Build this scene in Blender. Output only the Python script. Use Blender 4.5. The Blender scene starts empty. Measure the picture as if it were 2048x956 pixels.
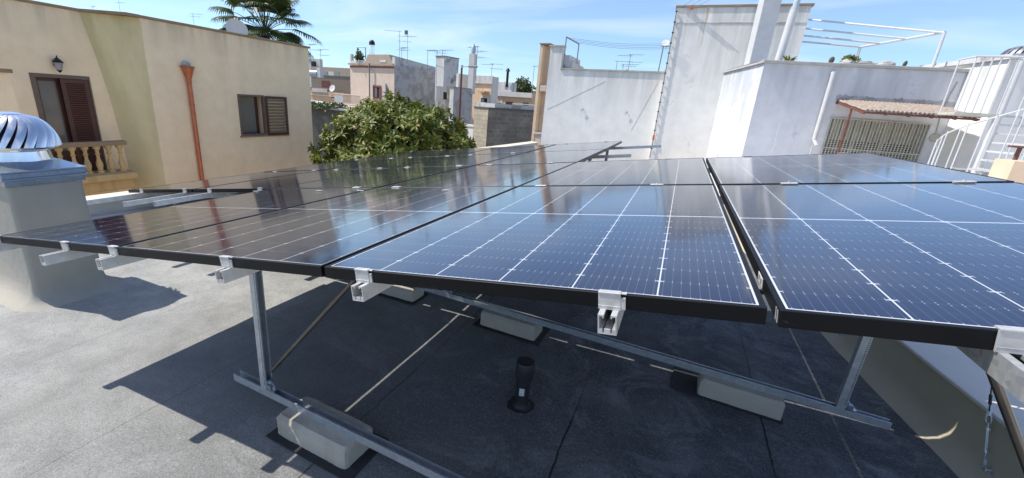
import bpy, bmesh, math, random
from math import sin, cos, radians as rad, pi
from mathutils import Vector, Matrix, noise as mnoise
random.seed(7)
SC = bpy.context.scene
COL = SC.collection
# ------------------------------------------------------------------ camera
F_PX, PPX, PPY = 854.37, 967.44, 478.0
CAM = Vector((0.9121, -0.9109, 0.5049))
YAW, PIT, ROL = rad(-23.3233), rad(17.6363), rad(4.0506)
_F = Vector((sin(YAW)*cos(PIT), cos(YAW)*cos(PIT), -sin(PIT)))
_R = _F.cross(Vector((0, 0, 1))).normalized()
_U = _R.cross(_F)
_R2 = cos(ROL)*_R + sin(ROL)*_U
_U2 = -sin(ROL)*_R + cos(ROL)*_U
cd = bpy.data.cameras.new('camera'); cam = bpy.data.objects.new('camera', cd); COL.objects.link(cam)
cam.matrix_world = Matrix(((_R2.x, _U2.x, -_F.x, CAM.x), (_R2.y, _U2.y, -_F.y, CAM.y), (_R2.z, _U2.z, -_F.z, CAM.z), (0, 0, 0, 1)))
cd.sensor_width = 36; cd.lens = 36*F_PX/2048; cd.shift_x = 56.56/2048
cd.clip_start = .02; cd.clip_end = 6000
SC.camera = cam
# ------------------------------------------------------------------ world, sun, exposure
SUN = Vector((-0.70, -0.185, 1.0)).normalized()
W = bpy.data.worlds.new('World'); SC.world = W; W.use_nodes = True
SC.view_settings.view_transform = 'Standard'; SC.view_settings.look = 'None'
SC.view_settings.exposure = 0.60; SC.view_settings.gamma = 1
try: SC.view_settings.use_curve_mapping = False
except Exception: pass
SKY_STRENGTH = 0.142
SUN_STRENGTH = 3.7
def build_world():
    nt = W.node_tree; nt.nodes.clear(); N = nt.nodes; L = nt.links
    out = N.new('ShaderNodeOutputWorld'); bg = N.new('ShaderNodeBackground'); L.new(bg.outputs[0], out.inputs[0])
    sky = N.new('ShaderNodeTexSky'); sky.sky_type = 'NISHITA'; sky.sun_disc = False
    sky.sun_elevation = math.asin(SUN.z); sky.sun_rotation = math.atan2(SUN.x, SUN.y)
    sky.air_density = 1.0; sky.dust_density = .35; sky.ozone_density = 2.6; sky.altitude = 50
    tc = N.new('ShaderNodeTexCoord')
    # project the view direction on a high cloud layer
    sep = N.new('ShaderNodeSeparateXYZ'); L.new(tc.outputs['Generated'], sep.inputs[0])
    mx = N.new('ShaderNodeMath'); mx.operation = 'MAXIMUM'; mx.inputs[1].default_value = .03; L.new(sep.outputs[2], mx.inputs[0])
    ad = N.new('ShaderNodeMath'); ad.operation = 'ADD'; ad.inputs[1].default_value = .12; L.new(mx.outputs[0], ad.inputs[0])
    dv = N.new('ShaderNodeVectorMath'); dv.operation = 'DIVIDE'
    L.new(tc.outputs['Generated'], dv.inputs[0])
    cmb = N.new('ShaderNodeCombineXYZ')
    for i in range(3): L.new(ad.outputs[0], cmb.inputs[i])
    L.new(cmb.outputs[0], dv.inputs[1])
    mp = N.new('ShaderNodeMapping'); L.new(dv.outputs[0], mp.inputs[0]); mp.inputs['Scale'].default_value = (.55, 1.1, 0)
    mp.inputs['Rotation'].default_value = (0, 0, rad(28)); mp.inputs['Location'].default_value = (1.3, .4, 0)
    n1 = N.new('ShaderNodeTexNoise'); n1.inputs['Scale'].default_value = 1.1; n1.inputs['Detail'].default_value = 7; n1.inputs['Roughness'].default_value = .52; n1.inputs['Distortion'].default_value = .5
    L.new(mp.outputs[0], n1.inputs[0])
    r = N.new('ShaderNodeValToRGB'); r.color_ramp.elements[0].position = .48; r.color_ramp.elements[1].position = .86
    r.color_ramp.elements[0].color = (.0, .0, .0, 1)
    r.color_ramp.elements[1].color = (.6, .6, .6, 1)
    L.new(n1.outputs[0], r.inputs[0])
    hz = N.new('ShaderNodeMapRange'); L.new(sep.outputs[2], hz.inputs[0]); hz.inputs[1].default_value = 0; hz.inputs[2].default_value = .38; hz.interpolation_type = 'SMOOTHSTEP'
    tn = N.new('ShaderNodeMix'); tn.data_type = 'RGBA'; L.new(hz.outputs[0], tn.inputs[0]); tn.inputs[6].default_value = (.60, .72, .86, 1); tn.inputs[7].default_value = (1.0, .935, .95, 1)
    ml = N.new('ShaderNodeMix'); ml.data_type = 'RGBA'; ml.blend_type = 'MULTIPLY'; ml.inputs[0].default_value = 1; L.new(sky.outputs[0], ml.inputs[6]); L.new(tn.outputs[2], ml.inputs[7])
    mixc = N.new('ShaderNodeMix'); mixc.data_type = 'RGBA'
    L.new(r.outputs[0], mixc.inputs[0]); L.new(ml.outputs[2], mixc.inputs[6]); mixc.inputs[7].default_value = (5.4, 5.7, 6.2, 1)
    L.new(mixc.outputs[2], bg.inputs[0]); bg.inputs[1].default_value = SKY_STRENGTH
build_world()
sl = bpy.data.lights.new('sun', 'SUN'); sl.energy = SUN_STRENGTH; sl.angle = rad(.5); sl.color = (1, .95, .87)
so = bpy.data.objects.new('sun', sl); COL.objects.link(so)
so.rotation_euler = (-SUN).to_track_quat('-Z', 'Y').to_euler()
SC.cycles.max_bounces = 8
# ------------------------------------------------------------------ survey helpers (positions measured from the photo)
def ray(px, py):
    d = _R2*((px-PPX)/F_PX) + _U2*(-(py-PPY)/F_PX) + _F
    return d.normalized()
def at(px, py, x=None, y=None, z=None):
    d = ray(px, py)
    s = (x-CAM.x)/d.x if x is not None else ((y-CAM.y)/d.y if y is not None else (z-CAM.z)/d.z)
    return CAM + d*s
def atw(px, py, P, ang):   # on the upright plane through P, running at ang degrees: (s, z)
    a = rad(ang); n = Vector((-sin(a), cos(a), 0)); d = ray(px, py)
    X = CAM + d*(n.dot(Vector((P[0], P[1], 0))-CAM)/n.dot(d))
    return (X-Vector((P[0], P[1], 0))).dot(Vector((cos(a), sin(a), 0))), X.z
TILT = rad(8.4279); CT, ST = cos(TILT), sin(TILT)
ROOF = -1.145
# ------------------------------------------------------------------ materials
class NT:
    def __init__(s, name):
        s.m = bpy.data.materials.new(name); s.m.use_nodes = True
        s.t = s.m.node_tree; s.N = s.t.nodes; s.L = s.t.links
        s.b = s.N['Principled BSDF']
    def link(s, a, b): s.L.new(a, b)
    def val(s, sock, v):
        if hasattr(v, 'is_output'): s.L.new(v, sock)
        else: sock.default_value = v
    def math(s, op, a, b=None, c=None, clamp=False):
        n = s.N.new('ShaderNodeMath'); n.operation = op; n.use_clamp = clamp
        s.val(n.inputs[0], a)
        if b is not None: s.val(n.inputs[1], b)
        if c is not None: s.val(n.inputs[2], c)
        return n.outputs[0]
    def mix(s, f, a, b):
        n = s.N.new('ShaderNodeMix'); n.data_type = 'RGBA'
        s.val(n.inputs[0], f)
        for i, v in ((6, a), (7, b)):
            if isinstance(v, tuple) and len(v) == 3: v = v+(1,)
            s.val(n.inputs[i], v)
        return n.outputs[2]
    def coord(s, kind='Object', scale=(1, 1, 1), loc=(0, 0, 0)):
        c = s.N.new('ShaderNodeTexCoord'); m = s.N.new('ShaderNodeMapping'); s.L.new(c.outputs[kind], m.inputs[0])
        m.inputs['Scale'].default_value = scale; m.inputs['Location'].default_value = loc
        return m.outputs[0]
    def wcoord(s, scale=(1, 1, 1)):
        g = s.N.new('ShaderNodeNewGeometry'); m = s.N.new('ShaderNodeMapping'); s.L.new(g.outputs['Position'], m.inputs[0])
        m.inputs['Scale'].default_value = scale; return m.outputs[0]
    def noise(s, vec, scale, detail=5, rough=.55, dist=0):
        n = s.N.new('ShaderNodeTexNoise'); s.L.new(vec, n.inputs[0]); n.inputs['Scale'].default_value = scale
        n.inputs['Detail'].default_value = detail; n.inputs['Roughness'].default_value = rough; n.inputs['Distortion'].default_value = dist
        return n.outputs[0]
    def ramp(s, f, lo, hi):
        n = s.N.new('ShaderNodeMapRange'); s.val(n.inputs[0], f); n.inputs[1].default_value = lo; n.inputs[2].default_value = hi
        return n.outputs[0]
    def bump(s, h, strength=.3, dist=.01):
        n = s.N.new('ShaderNodeBump'); s.L.new(h, n.inputs['Height']); n.inputs['Strength'].default_value = strength; n.inputs['Distance'].default_value = dist
        s.L.new(n.outputs[0], s.b.inputs['Normal'])
    def base(s, c):
        if isinstance(c, tuple): c = c if len(c) == 4 else c+(1,)
        s.val(s.b.inputs['Base Color'], c)
    def rough(s, v): s.val(s.b.inputs['Roughness'], v)
    def metal(s, v): s.b.inputs['Metallic'].default_value = v

def m_simple(name, col, rough=.6, metal=0, var=.12, scale=9, bump=.0, dark=.75):
    t = NT(name); v = t.wcoord(); n = t.noise(v, scale, 6)
    f = t.ramp(n, .35, .7)
    t.base(t.mix(f, tuple(c*(dark if var else 1) for c in col), col)); t.rough(t.math('ADD', t.math('MULTIPLY', n, .25), rough-.12)); t.metal(metal)
    if bump: t.bump(t.noise(v, scale*6, 4), bump, .004)
    return t.m

def m_plaster(name, col, stain=(.25, .24, .18), amount=.5, zspan=None, patch=None, patch_amt=0., bump=.3, streak=5., fine=40, base_stain=None):
    """painted render with rain streaks below the coping, blotches and an optional peeled layer"""
    t = NT(name); v = t.wcoord()
    big = t.noise(v, .55, 5, .6); med = t.noise(v, 2.6, 7, .62)
    vs = t.wcoord((streak, streak, .35)); st = t.noise(vs, 1.0, 5, .6)
    c = t.mix(t.ramp(med, .3, .72), tuple(x*.9 for x in col), tuple(min(.92, x*1.05) for x in col))
    f = t.math('MULTIPLY', t.ramp(st, .48, .78), t.ramp(big, .32, .62))
    if zspan:
        g = t.N.new('ShaderNodeNewGeometry'); sp = t.N.new('ShaderNodeSeparateXYZ'); t.link(g.outputs['Position'], sp.inputs[0])
        top = t.ramp(sp.outputs[2], zspan[0], zspan[1])
        f2 = t.math('MULTIPLY', top, t.ramp(t.math('ADD', st, t.math('MULTIPLY', med, .25)), .45, .72))
        f = t.math('ADD', t.math('MULTIPLY', f, .18), f2, clamp=True)
    f = t.math('MULTIPLY', f, amount, clamp=True)
    c = t.mix(f, c, stain)
    if patch:
        pf = t.ramp(t.noise(v, .8, 8, .68, .6), .5-patch_amt*.15, .54-patch_amt*.15)
        c = t.mix(t.math('MULTIPLY', pf, .85), c, patch)
    if base_stain:
        g = t.N.new('ShaderNodeNewGeometry'); sp = t.N.new('ShaderNodeSeparateXYZ'); t.link(g.outputs['Position'], sp.inputs[0])
        c = t.mix(t.math('MULTIPLY', t.ramp(t.math('SUBTRACT', base_stain[0], sp.outputs[2]), -.25, .1), t.ramp(med, .3, .6)), c, base_stain[1])
    t.base(c); t.rough(.88)
    h = t.math('ADD', t.math('MULTIPLY', t.noise(v, fine, 4), .35), t.noise(v, fine*.2, 5))
    t.bump(h, bump, .012)
    return t.m

def m_metal(name, col, rough=.35, spangle=.5, scale=60, metal=1.):
    t = NT(name); v = t.wcoord()
    n = t.N.new('ShaderNodeTexVoronoi'); t.link(v, n.inputs[0]); n.inputs['Scale'].default_value = scale
    sp = t.N.new('ShaderNodeSeparateXYZ'); t.link(n.outputs['Color'], sp.inputs[0])
    f = t.math('MULTIPLY', sp.outputs[0], spangle)
    n2 = t.noise(v, 7, 6)
    t.base(t.mix(t.math('ADD', f, t.math('MULTIPLY', t.ramp(n2, .4, .75), .3), clamp=True), col, tuple(c*.6 for c in col)))
    t.rough(t.math('ADD', t.math('MULTIPLY', n2, .3), rough-.12)); t.metal(metal)
    return t.m
def m_roof():
    t = NT('mineral_felt'); v = t.wcoord()
    big = t.noise(v, .55, 6, .6); med = t.noise(v, 3.3, 8, .68); fine = t.noise(v, 75, 4, .85); speck = t.noise(v, 150, 3, .9)
    g = t.N.new('ShaderNodeNewGeometry'); sp = t.N.new('ShaderNodeSeparateXYZ'); t.link(g.outputs['Position'], sp.inputs[0])
    X, Y = sp.outputs[0], sp.outputs[1]
    # pale at left to dark at right: panel shade painted into the colour
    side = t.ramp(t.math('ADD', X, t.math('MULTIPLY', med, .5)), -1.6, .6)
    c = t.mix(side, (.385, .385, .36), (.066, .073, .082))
    c = t.mix(t.math('MULTIPLY', t.ramp(med, .42, .60), .5), c, (.19, .192, .188))
    c = t.mix(t.math('MULTIPLY', t.ramp(big, .46, .66), .45), c, (.16, .165, .16))
    # dusty smears with swirls
    sw = t.noise(v, 2.1, 9, .72, 1.6)
    c = t.mix(t.math('MULTIPLY', t.ramp(sw, .50, .66), .62), c, (.33, .335, .335))
    sc = t.noise(t.wcoord((1, 2.6, 1)), 9, 10, .8, 2.8)
    c = t.mix(t.math('MULTIPLY', t.ramp(sc, .58, .68), .55), c, (.44, .44, .43))
    lg = t.noise(v, 1.1, 4, .5, .8)
    c = t.mix(t.math('MULTIPLY', t.ramp(lg, .52, .66), .22), c, (.15, .14, .115))
    # mineral granules
    c = t.mix(t.math('MULTIPLY', t.ramp(fine, .50, .64), .34), c, (.42, .42, .40))
    c = t.mix(t.math('MULTIPLY', t.ramp(speck, .49, .38), .55), c, (.05, .052, .056))
    c = t.mix(t.math('MULTIPLY', t.ramp(t.noise(v, 22, 6, .75), .52, .66), .22), c, (.12, .12, .115))
    # lap joints every metre along x, with a ragged edge
    wob = t.math('MULTIPLY', t.math('SUBTRACT', t.noise(v, 3, 7, .75), .5), .05)
    fx = t.math('FRACT', t.math('ADD', t.math('ADD', X, wob), 40.36))
    d = t.math('ABSOLUTE', t.math('SUBTRACT', fx, .5))
    seam = t.math('SUBTRACT', 1., t.ramp(t.math('SUBTRACT', .5, d), .003, .007), clamp=True)
    fy = t.math('FRACT', t.math('MULTIPLY', t.math('ADD', t.math('ADD', Y, wob), 32.2), .2))
    dy = t.math('ABSOLUTE', t.math('SUBTRACT', fy, .5))
    seam2 = t.math('SUBTRACT', 1., t.ramp(t.math('SUBTRACT', .5, dy), .0006, .0014), clamp=True)
    sm = t.math('MAXIMUM', seam, seam2)
    sm = t.math('MULTIPLY', sm, t.math('ADD', .22, t.math('MULTIPLY', t.ramp(X, -1.0, .2), .78)))
    c = t.mix(t.math('MULTIPLY', sm, t.ramp(t.noise(v, 1.3, 4), .36, .58)), c, (.02, .021, .023))
    # dried white drips
    vo = t.N.new('ShaderNodeTexVoronoi'); t.link(t.wcoord((1, 1.7, 1)), vo.inputs[0]); vo.inputs['Scale'].default_value = 3.4
    dr = t.math('MULTIPLY', t.math('SUBTRACT', 1., t.ramp(t.math('ADD', vo.outputs['Distance'], t.math('MULTIPLY', t.noise(v, 30, 3), .12)), .10, .125), clamp=True), t.ramp(t.noise(v, .9, 3), .55, .62))
    c = t.mix(t.math('MULTIPLY', dr, .6), c, (.42, .42, .38))
    t.base(c); t.rough(.86)
    h = t.math('ADD', t.math('MULTIPLY', fine, .8), t.math('ADD', t.math('MULTIPLY', med, 2.), t.math('MULTIPLY', sm, -1.5)))
    t.bump(h, .55, .006)
    return t.m

PW, PL, PG = 1.134, 1.722, .02
def m_cells():
    t = NT('solar_cells'); v = t.coord('Object')
    sp = t.N.new('ShaderNodeSeparateXYZ'); t.link(v, sp.inputs[0]); X, Y = sp.outputs[0], sp.outputs[1]
    M = t.math
    px = .18475; x0 = .0145; pyv = .0931; y0 = .016; ymid = PL/2
    xr = M('SUBTRACT', X, x0-.00175)
    fx = M('MULTIPLY', M('FRACT', M('DIVIDE', xr, px)), px)
    dx = M('MINIMUM', fx, M('SUBTRACT', px, fx))              # distance to the line between columns
    ya = M('ABSOLUTE', M('SUBTRACT', Y, ymid))                # both halves mirror about the middle
    yr = M('SUBTRACT', ya, .0065)
    fy = M('MULTIPLY', M('FRACT', M('DIVIDE', yr, pyv)), pyv)
    dy = M('MINIMUM', fy, M('SUBTRACT', pyv, fy))
    lt = lambda a, b: M('LESS_THAN', a, b)
    gt = lambda a, b: M('GREATER_THAN', a, b)
    colline = lt(dx, .0016)
    tick = lt(M('ADD', M('MULTIPLY', dx, .30), dy), .0036)
    mid = lt(ya, .0048)
    bx = M('MAXIMUM', lt(X, .0160), gt(X, PW-.0160)); by = M('MAXIMUM', lt(Y, .0185), gt(Y, PL-.0185))
    white = M('MAXIMUM', M('MAXIMUM', colline, tick), M('MAXIMUM', mid, M('MAXIMUM', bx, by)))
    rowgap = lt(dy, .0008)
    # ten wires per cell with solder pads
    bp = px/10.; fb = M('MULTIPLY', M('FRACT', M('ADD', M('DIVIDE', fx, bp), .0)), bp)
    db = M('ABSOLUTE', M('SUBTRACT', fb, bp*.5))
    wire = lt(db, .00045)
    pad = M('MULTIPLY', lt(db, .0011), M('MULTIPLY', gt(dy, .0030), lt(dy, .0062)))
    n = t.noise(t.coord('Object', (1, 1, 1)), 14, 4)
    # each half cell has its own very slight tone
    wn = t.N.new('ShaderNodeTexWhiteNoise'); wn.noise_dimensions = '2D'
    cb = t.N.new('ShaderNodeCombineXYZ'); t.link(M('FLOOR', M('DIVIDE', xr, px)), cb.inputs[0]); t.link(M('FLOOR', M('DIVIDE', M('SUBTRACT', Y, ymid), pyv)), cb.inputs[1]); t.link(cb.outputs[0], wn.inputs['Vector'])
    c = t.mix(wn.outputs['Value'], (.0026, .0055, .026), (.0034, .0070, .032))
    c = t.mix(M('MULTIPLY', rowgap, .6), c, (.07, .08, .11))
    c = t.mix(M('MULTIPLY', wire, .34), c, (.22, .25, .32))
    c = t.mix(M('MULTIPLY', pad, .6), c, (.5, .52, .58))
    c = t.mix(white, c, (.58, .59, .60))
    vo = t.N.new('ShaderNodeTexVoronoi'); t.link(t.wcoord(), vo.inputs[0]); vo.inputs['Scale'].default_value = 4.2
    spn = t.N.new('ShaderNodeSeparateXYZ'); t.link(vo.outputs['Color'], spn.inputs[0])
    spot = M('LESS_THAN', vo.outputs['Distance'], M('MULTIPLY', M('POWER', spn.outputs[0], 6.0), .018))
    c = t.mix(M('MULTIPLY', spot, .7), c, (.55, .54, .5))
    # thin dust film
    wv = t.wcoord(); du = t.noise(wv, 1.7, 8, .7)
    c = t.mix(M('MULTIPLY', t.ramp(du, .45, .8), .035), c, (.40, .38, .33))
    t.base(c)
    t.rough(M('ADD', .10, M('MULTIPLY', t.ramp(t.noise(wv, 2.3, 6), .3, .8), .05)))
    t.b.inputs['IOR'].default_value = 1.22; t.b.inputs['Coat Weight'].default_value = .85; t.b.inputs['Coat Roughness'].default_value = .085; t.b.inputs['Coat IOR'].default_value = 1.52
    return t.m

def m_brick(name, c1, c2, mortar, stain, scale=1.0, soot=None):
    t = NT(name); v = t.coord('Object')
    sp = t.N.new('ShaderNodeSeparateXYZ'); t.link(v, sp.inputs[0])
    cb = t.N.new('ShaderNodeCombineXYZ'); t.link(t.math('ADD', sp.outputs[0], sp.outputs[1]), cb.inputs[0]); t.link(sp.outputs[2], cb.inputs[1])
    b = t.N.new('ShaderNodeTexBrick'); t.link(cb.outputs[0], b.inputs[0]); b.inputs['Scale'].default_value = scale
    b.inputs['Color1'].default_value = c1+(1,); b.inputs['Color2'].default_value = c2+(1,); b.inputs['Mortar'].default_value = mortar+(1,)
    b.inputs['Brick Width'].default_value = .5; b.inputs['Row Height'].default_value = .26; b.inputs['Mortar Size'].default_value = .022
    n = t.noise(t.wcoord(), .9, 7, .65)
    c = t.mix(t.math('MULTIPLY', t.ramp(n, .35, .6), .7), b.outputs[0], stain)
    t.base(c); t.rough(.9); t.bump(t.math('ADD', b.outputs['Fac'], t.noise(t.wcoord(), 12, 4)), -.3, .02)
    return t.m

def m_leaf(name, cols, trans=.25, rough=.35, scale=2.5):
    t = NT(name); n = t.noise(t.wcoord(), scale, 4, .7); n2 = t.noise(t.wcoord(), 9, 2)
    c = t.mix(t.ramp(n, .32, .56), cols[0], cols[1]); c = t.mix(t.ramp(n2, .56, .66), c, cols[2])
    t.base(c); t.rough(rough)
    tr = t.N.new('ShaderNodeBsdfTranslucent'); t.link(c, tr.inputs[0]); mx = t.N.new('ShaderNodeMixShader'); mx.inputs[0].default_value = trans
    t.link(t.b.outputs[0], mx.inputs[1]); t.link(tr.outputs[0], mx.inputs[2]); t.link(mx.outputs[0], t.N['Material Output'].inputs[0])
    return t.m

MT = {}
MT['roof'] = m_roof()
MT['cells'] = m_cells()
MT['frame'] = m_simple('black_anodised', (.012, .012, .014), .34, .0, 1, 14)
def m_frameblack():
    t = NT('black_frame'); v = t.wcoord((1, 1, 3)); n = t.noise(v, 9, 8, .7, 2.)
    c = t.mix(t.math('MULTIPLY', t.ramp(n, .62, .78), .35), (.0055, .0055, .0065), (.14, .14, .14)); t.base(c); t.rough(.42); t.b.inputs['IOR'].default_value = 1.3; return t.m
MT['frame'] = m_frameblack()
MT['alu'] = m_simple('mill_aluminium', (.80, .79, .77), .42, .6, 1, 20)
MT['aluw'] = m_simple('matt_aluminium', (.62, .61, .59), .5, .4, 1, 40, 0, .8)
MT['galv'] = m_metal('galvanised', (.54, .58, .61), .40, .45, 45, .6)
MT['galvd'] = m_metal('galvanised_mottled', (.62, .63, .62), .45, .7, 90, .6)
MT['zinc'] = m_metal('zinc_bracket', (.62, .72, .82), .3, .3, 60)
MT['tube'] = m_simple('dark_tube', (.20, .18, .16), .35, .9, 1, 12)
MT['chrome'] = m_simple('spun_aluminium', (.86, .87, .89), .16, 1, 1, 3, 0, .95)
MT['flash'] = m_simple('blue_grey_flashing', (.47, .55, .64), .28, .85, 1, 5)
MT['conc'] = m_plaster('concrete_block', (.50, .455, .375), (.25, .225, .17), .9, None, None, 0, 1.0, 5., 55)
MT['rubber'] = m_simple('felt_pad', (.035, .036, .038), .85, 0, 1, 20, .4)
MT['pipeblack'] = m_simple('black_vent_plastic', (.028, .029, .032), .5, 0, 1, 10)
MT['sticker'] = m_simple('paper_sticker', (.70, .70, .68), .6, 0, 0)
MT['ink'] = m_simple('grey_ink', (.12, .12, .12), .7, 0, 0)
MT['cream'] = m_plaster('cream_render', (.905, .735, .52), (.25, .225, .155), .62, (1.2, 2.35), None, 0, .15, 3.2, 40)
MT['mould'] = m_plaster('mouldy_render', (.82, .72, .44), (.36, .34, .17), .8, (-2.4, 3.4), None, 0, .25, 1.4, 30)
MT['greycap'] = m_plaster('grey_cement_cap', (.46, .45, .42), (.25, .25, .23), .8, None, None, 0, .6, 4, 20)
MT['coping'] = m_plaster('stone_coping', (.30, .23, .15), (.12, .10, .07), .8, None, None, 0, .5, 3, 30)
MT['parapet'] = m_plaster('tan_parapet_paint', (.46, .41, .30), (.30, .28, .21), .5, None, None, 0, .12, 2, 60)
MT['paleslab'] = m_plaster('pale_terrace_screed', (.70, .665, .61), (.50, .48, .45), .8, None, None, 0, .3, 1.5, 40)
MT['whiteslab'] = m_plaster('pale_slab', (.66, .60, .48), (.42, .40, .33), .5, None, None, 0, .15, 3, 40)
MT['greyslab'] = m_plaster('grey_screed', (.50, .51, .52), (.34, .35, .36), .7, None, None, 0, .2, 2, 40)
MT['chim'] = m_plaster('chimney_render', (.40, .375, .315), (.24, .23, .19), .4, None, None, 0, .35, 2, 70)
MT['white'] = m_plaster('whitewash', (.88, .86, .81), (.42, .42, .40), .8, (.2, 2.6), None, 0, .35, 3, 30)
MT['whitew'] = m_plaster('whitewash_lumpy', (.70, .705, .725), (.36, .38, .40), .9, (.6, 2.2), (.52, .54, .59), -.45, 1.0, 2.2, 7)
MT['tower'] = m_plaster('whitewash_tower', (.87, .85, .80), (.42, .42, .40), .85, (.6, 4.6), (.66, .66, .64), -.45, .3, 3.6, 25)
MT['whitepaint'] = m_simple('white_paint_metal', (.62, .62, .62), .4, 0, 1, 6, 0, .9)
MT['greypipe'] = m_simple('pale_blue_pipe', (.52, .60, .66), .45, 0, 1, 6)
MT['copper'] = m_simple('copper_paint', (.52, .17, .085), .38, .25, 1, 6)
MT['rust'] = m_simple('red_brown_paint', (.19, .065, .045), .6, 0, 1, 12)
MT['brownwood'] = m_simple('brown_stained_wood', (.082, .028, .022), .45, 0, 1, 9)
MT['tilewood'] = m_simple('sunbleached_slat', (.235, .175, .115), .7, 0, 1, 9)
MT['woodgrey'] = m_simple('weathered_frame', (.17, .13, .105), .7, 0, 1, 9)
MT['glass'] = m_simple('window_glass', (.17, .165, .155), .10, 0, 0)
MT['curtain'] = m_simple('net_curtain', (.34, .36, .36), .9, 0, 1, 5)
MT['dark'] = m_simple('dark_interior', (.02, .02, .02), .9, 0, 0)
MT['stone'] = m_plaster('balcony_stone', (.58, .43, .22), (.20, .16, .09), .7, None, None, 0, .4, 6, 40)
MT['tiles'] = m_simple('pinkish_roof_tile', (.40, .325, .265), .8, 0, 1, 14, .4, .6)
MT['slatgrey'] = m_simple('khaki_slat', (.56, .54, .46), .7, 0, 1, 6)
MT['pink'] = m_plaster('pink_render', (.68, .56, .46), (.48, .35, .27), .5, None, None, 0, .2, 6, 20)
MT['greyblotch'] = m_plaster('bare_grey_render', (.33, .32, .31), (.20, .20, .19), .8, None, (.44, .44, .45), .25, .6, 2.5, 14)
MT['greyblotch2'] = m_plaster('flaking_limewash', (.56, .56, .56), (.32, .31, .29), .8, None, (.30, .29, .27), -.15, .5, 2.5, 14)
MT['villagewhite'] = m_plaster('old_whitewash', (.66, .65, .62), (.36, .35, .32), .8, None, None, 0, .3, 2.5, 20)
MT['tan'] = m_plaster('tan_render', (.44, .36, .28), (.28, .23, .18), .7, None, None, 0, .3, 3, 20)
MT['brownwall'] = m_plaster('brown_wall', (.27, .22, .17), (.15, .13, .11), .8, None, None, 0, .3, 6, 20)
MT['orange'] = m_plaster('orange_render', (.62, .43, .27), (.33, .20, .12), .7, None, None, 0, .2, 3, 20)
MT['peach'] = m_plaster('peach_render', (.74, .56, .39), (.45, .30, .18), .5, None, None, 0, .2, 3, 20)
MT['maroon'] = m_simple('maroon_band', (.28, .10, .10), .8, 0, 1, 8)
MT['blocks'] = m_brick('limestone_blocks', (.60, .53, .39), (.50, .44, .33), (.34, .30, .22), (.30, .27, .21), 1.)
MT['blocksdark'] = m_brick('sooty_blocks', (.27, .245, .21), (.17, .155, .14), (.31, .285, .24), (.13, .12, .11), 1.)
MT['darkwall'] = m_plaster('dark_wall', (.12, .115, .11), (.06, .06, .055), .8, None, None, 0, .4, 3, 20)
MT['bark'] = m_simple('bark', (.15, .11, .08), .9, 0, 1, 10, .6)
MT['leaf'] = m_leaf('glossy_leaves', ((.030, .070, .008), (.150, .185, .012), (.24, .14, .03)), .2, .5, 5.0)
MT['palm'] = m_leaf('palm_leaves', ((.028, .055, .018), (.075, .12, .028), (.14, .12, .06)), .3, .45, 1.4)
MT['antenna'] = m_simple('antenna_metal', (.22, .23, .25), .5, .6, 0)
MT['ground'] = m_simple('dry_ground', (.30, .25, .18), .95, 0, 1, .1)
MT['black'] = m_simple('black_metal', (.015, .015, .017), .5, .3, 0)
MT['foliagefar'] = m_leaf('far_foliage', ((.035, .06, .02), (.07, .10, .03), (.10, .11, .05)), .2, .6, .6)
MT['red'] = m_simple('orange_insulator', (.60, .16, .04), .5, 0, 0)

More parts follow.
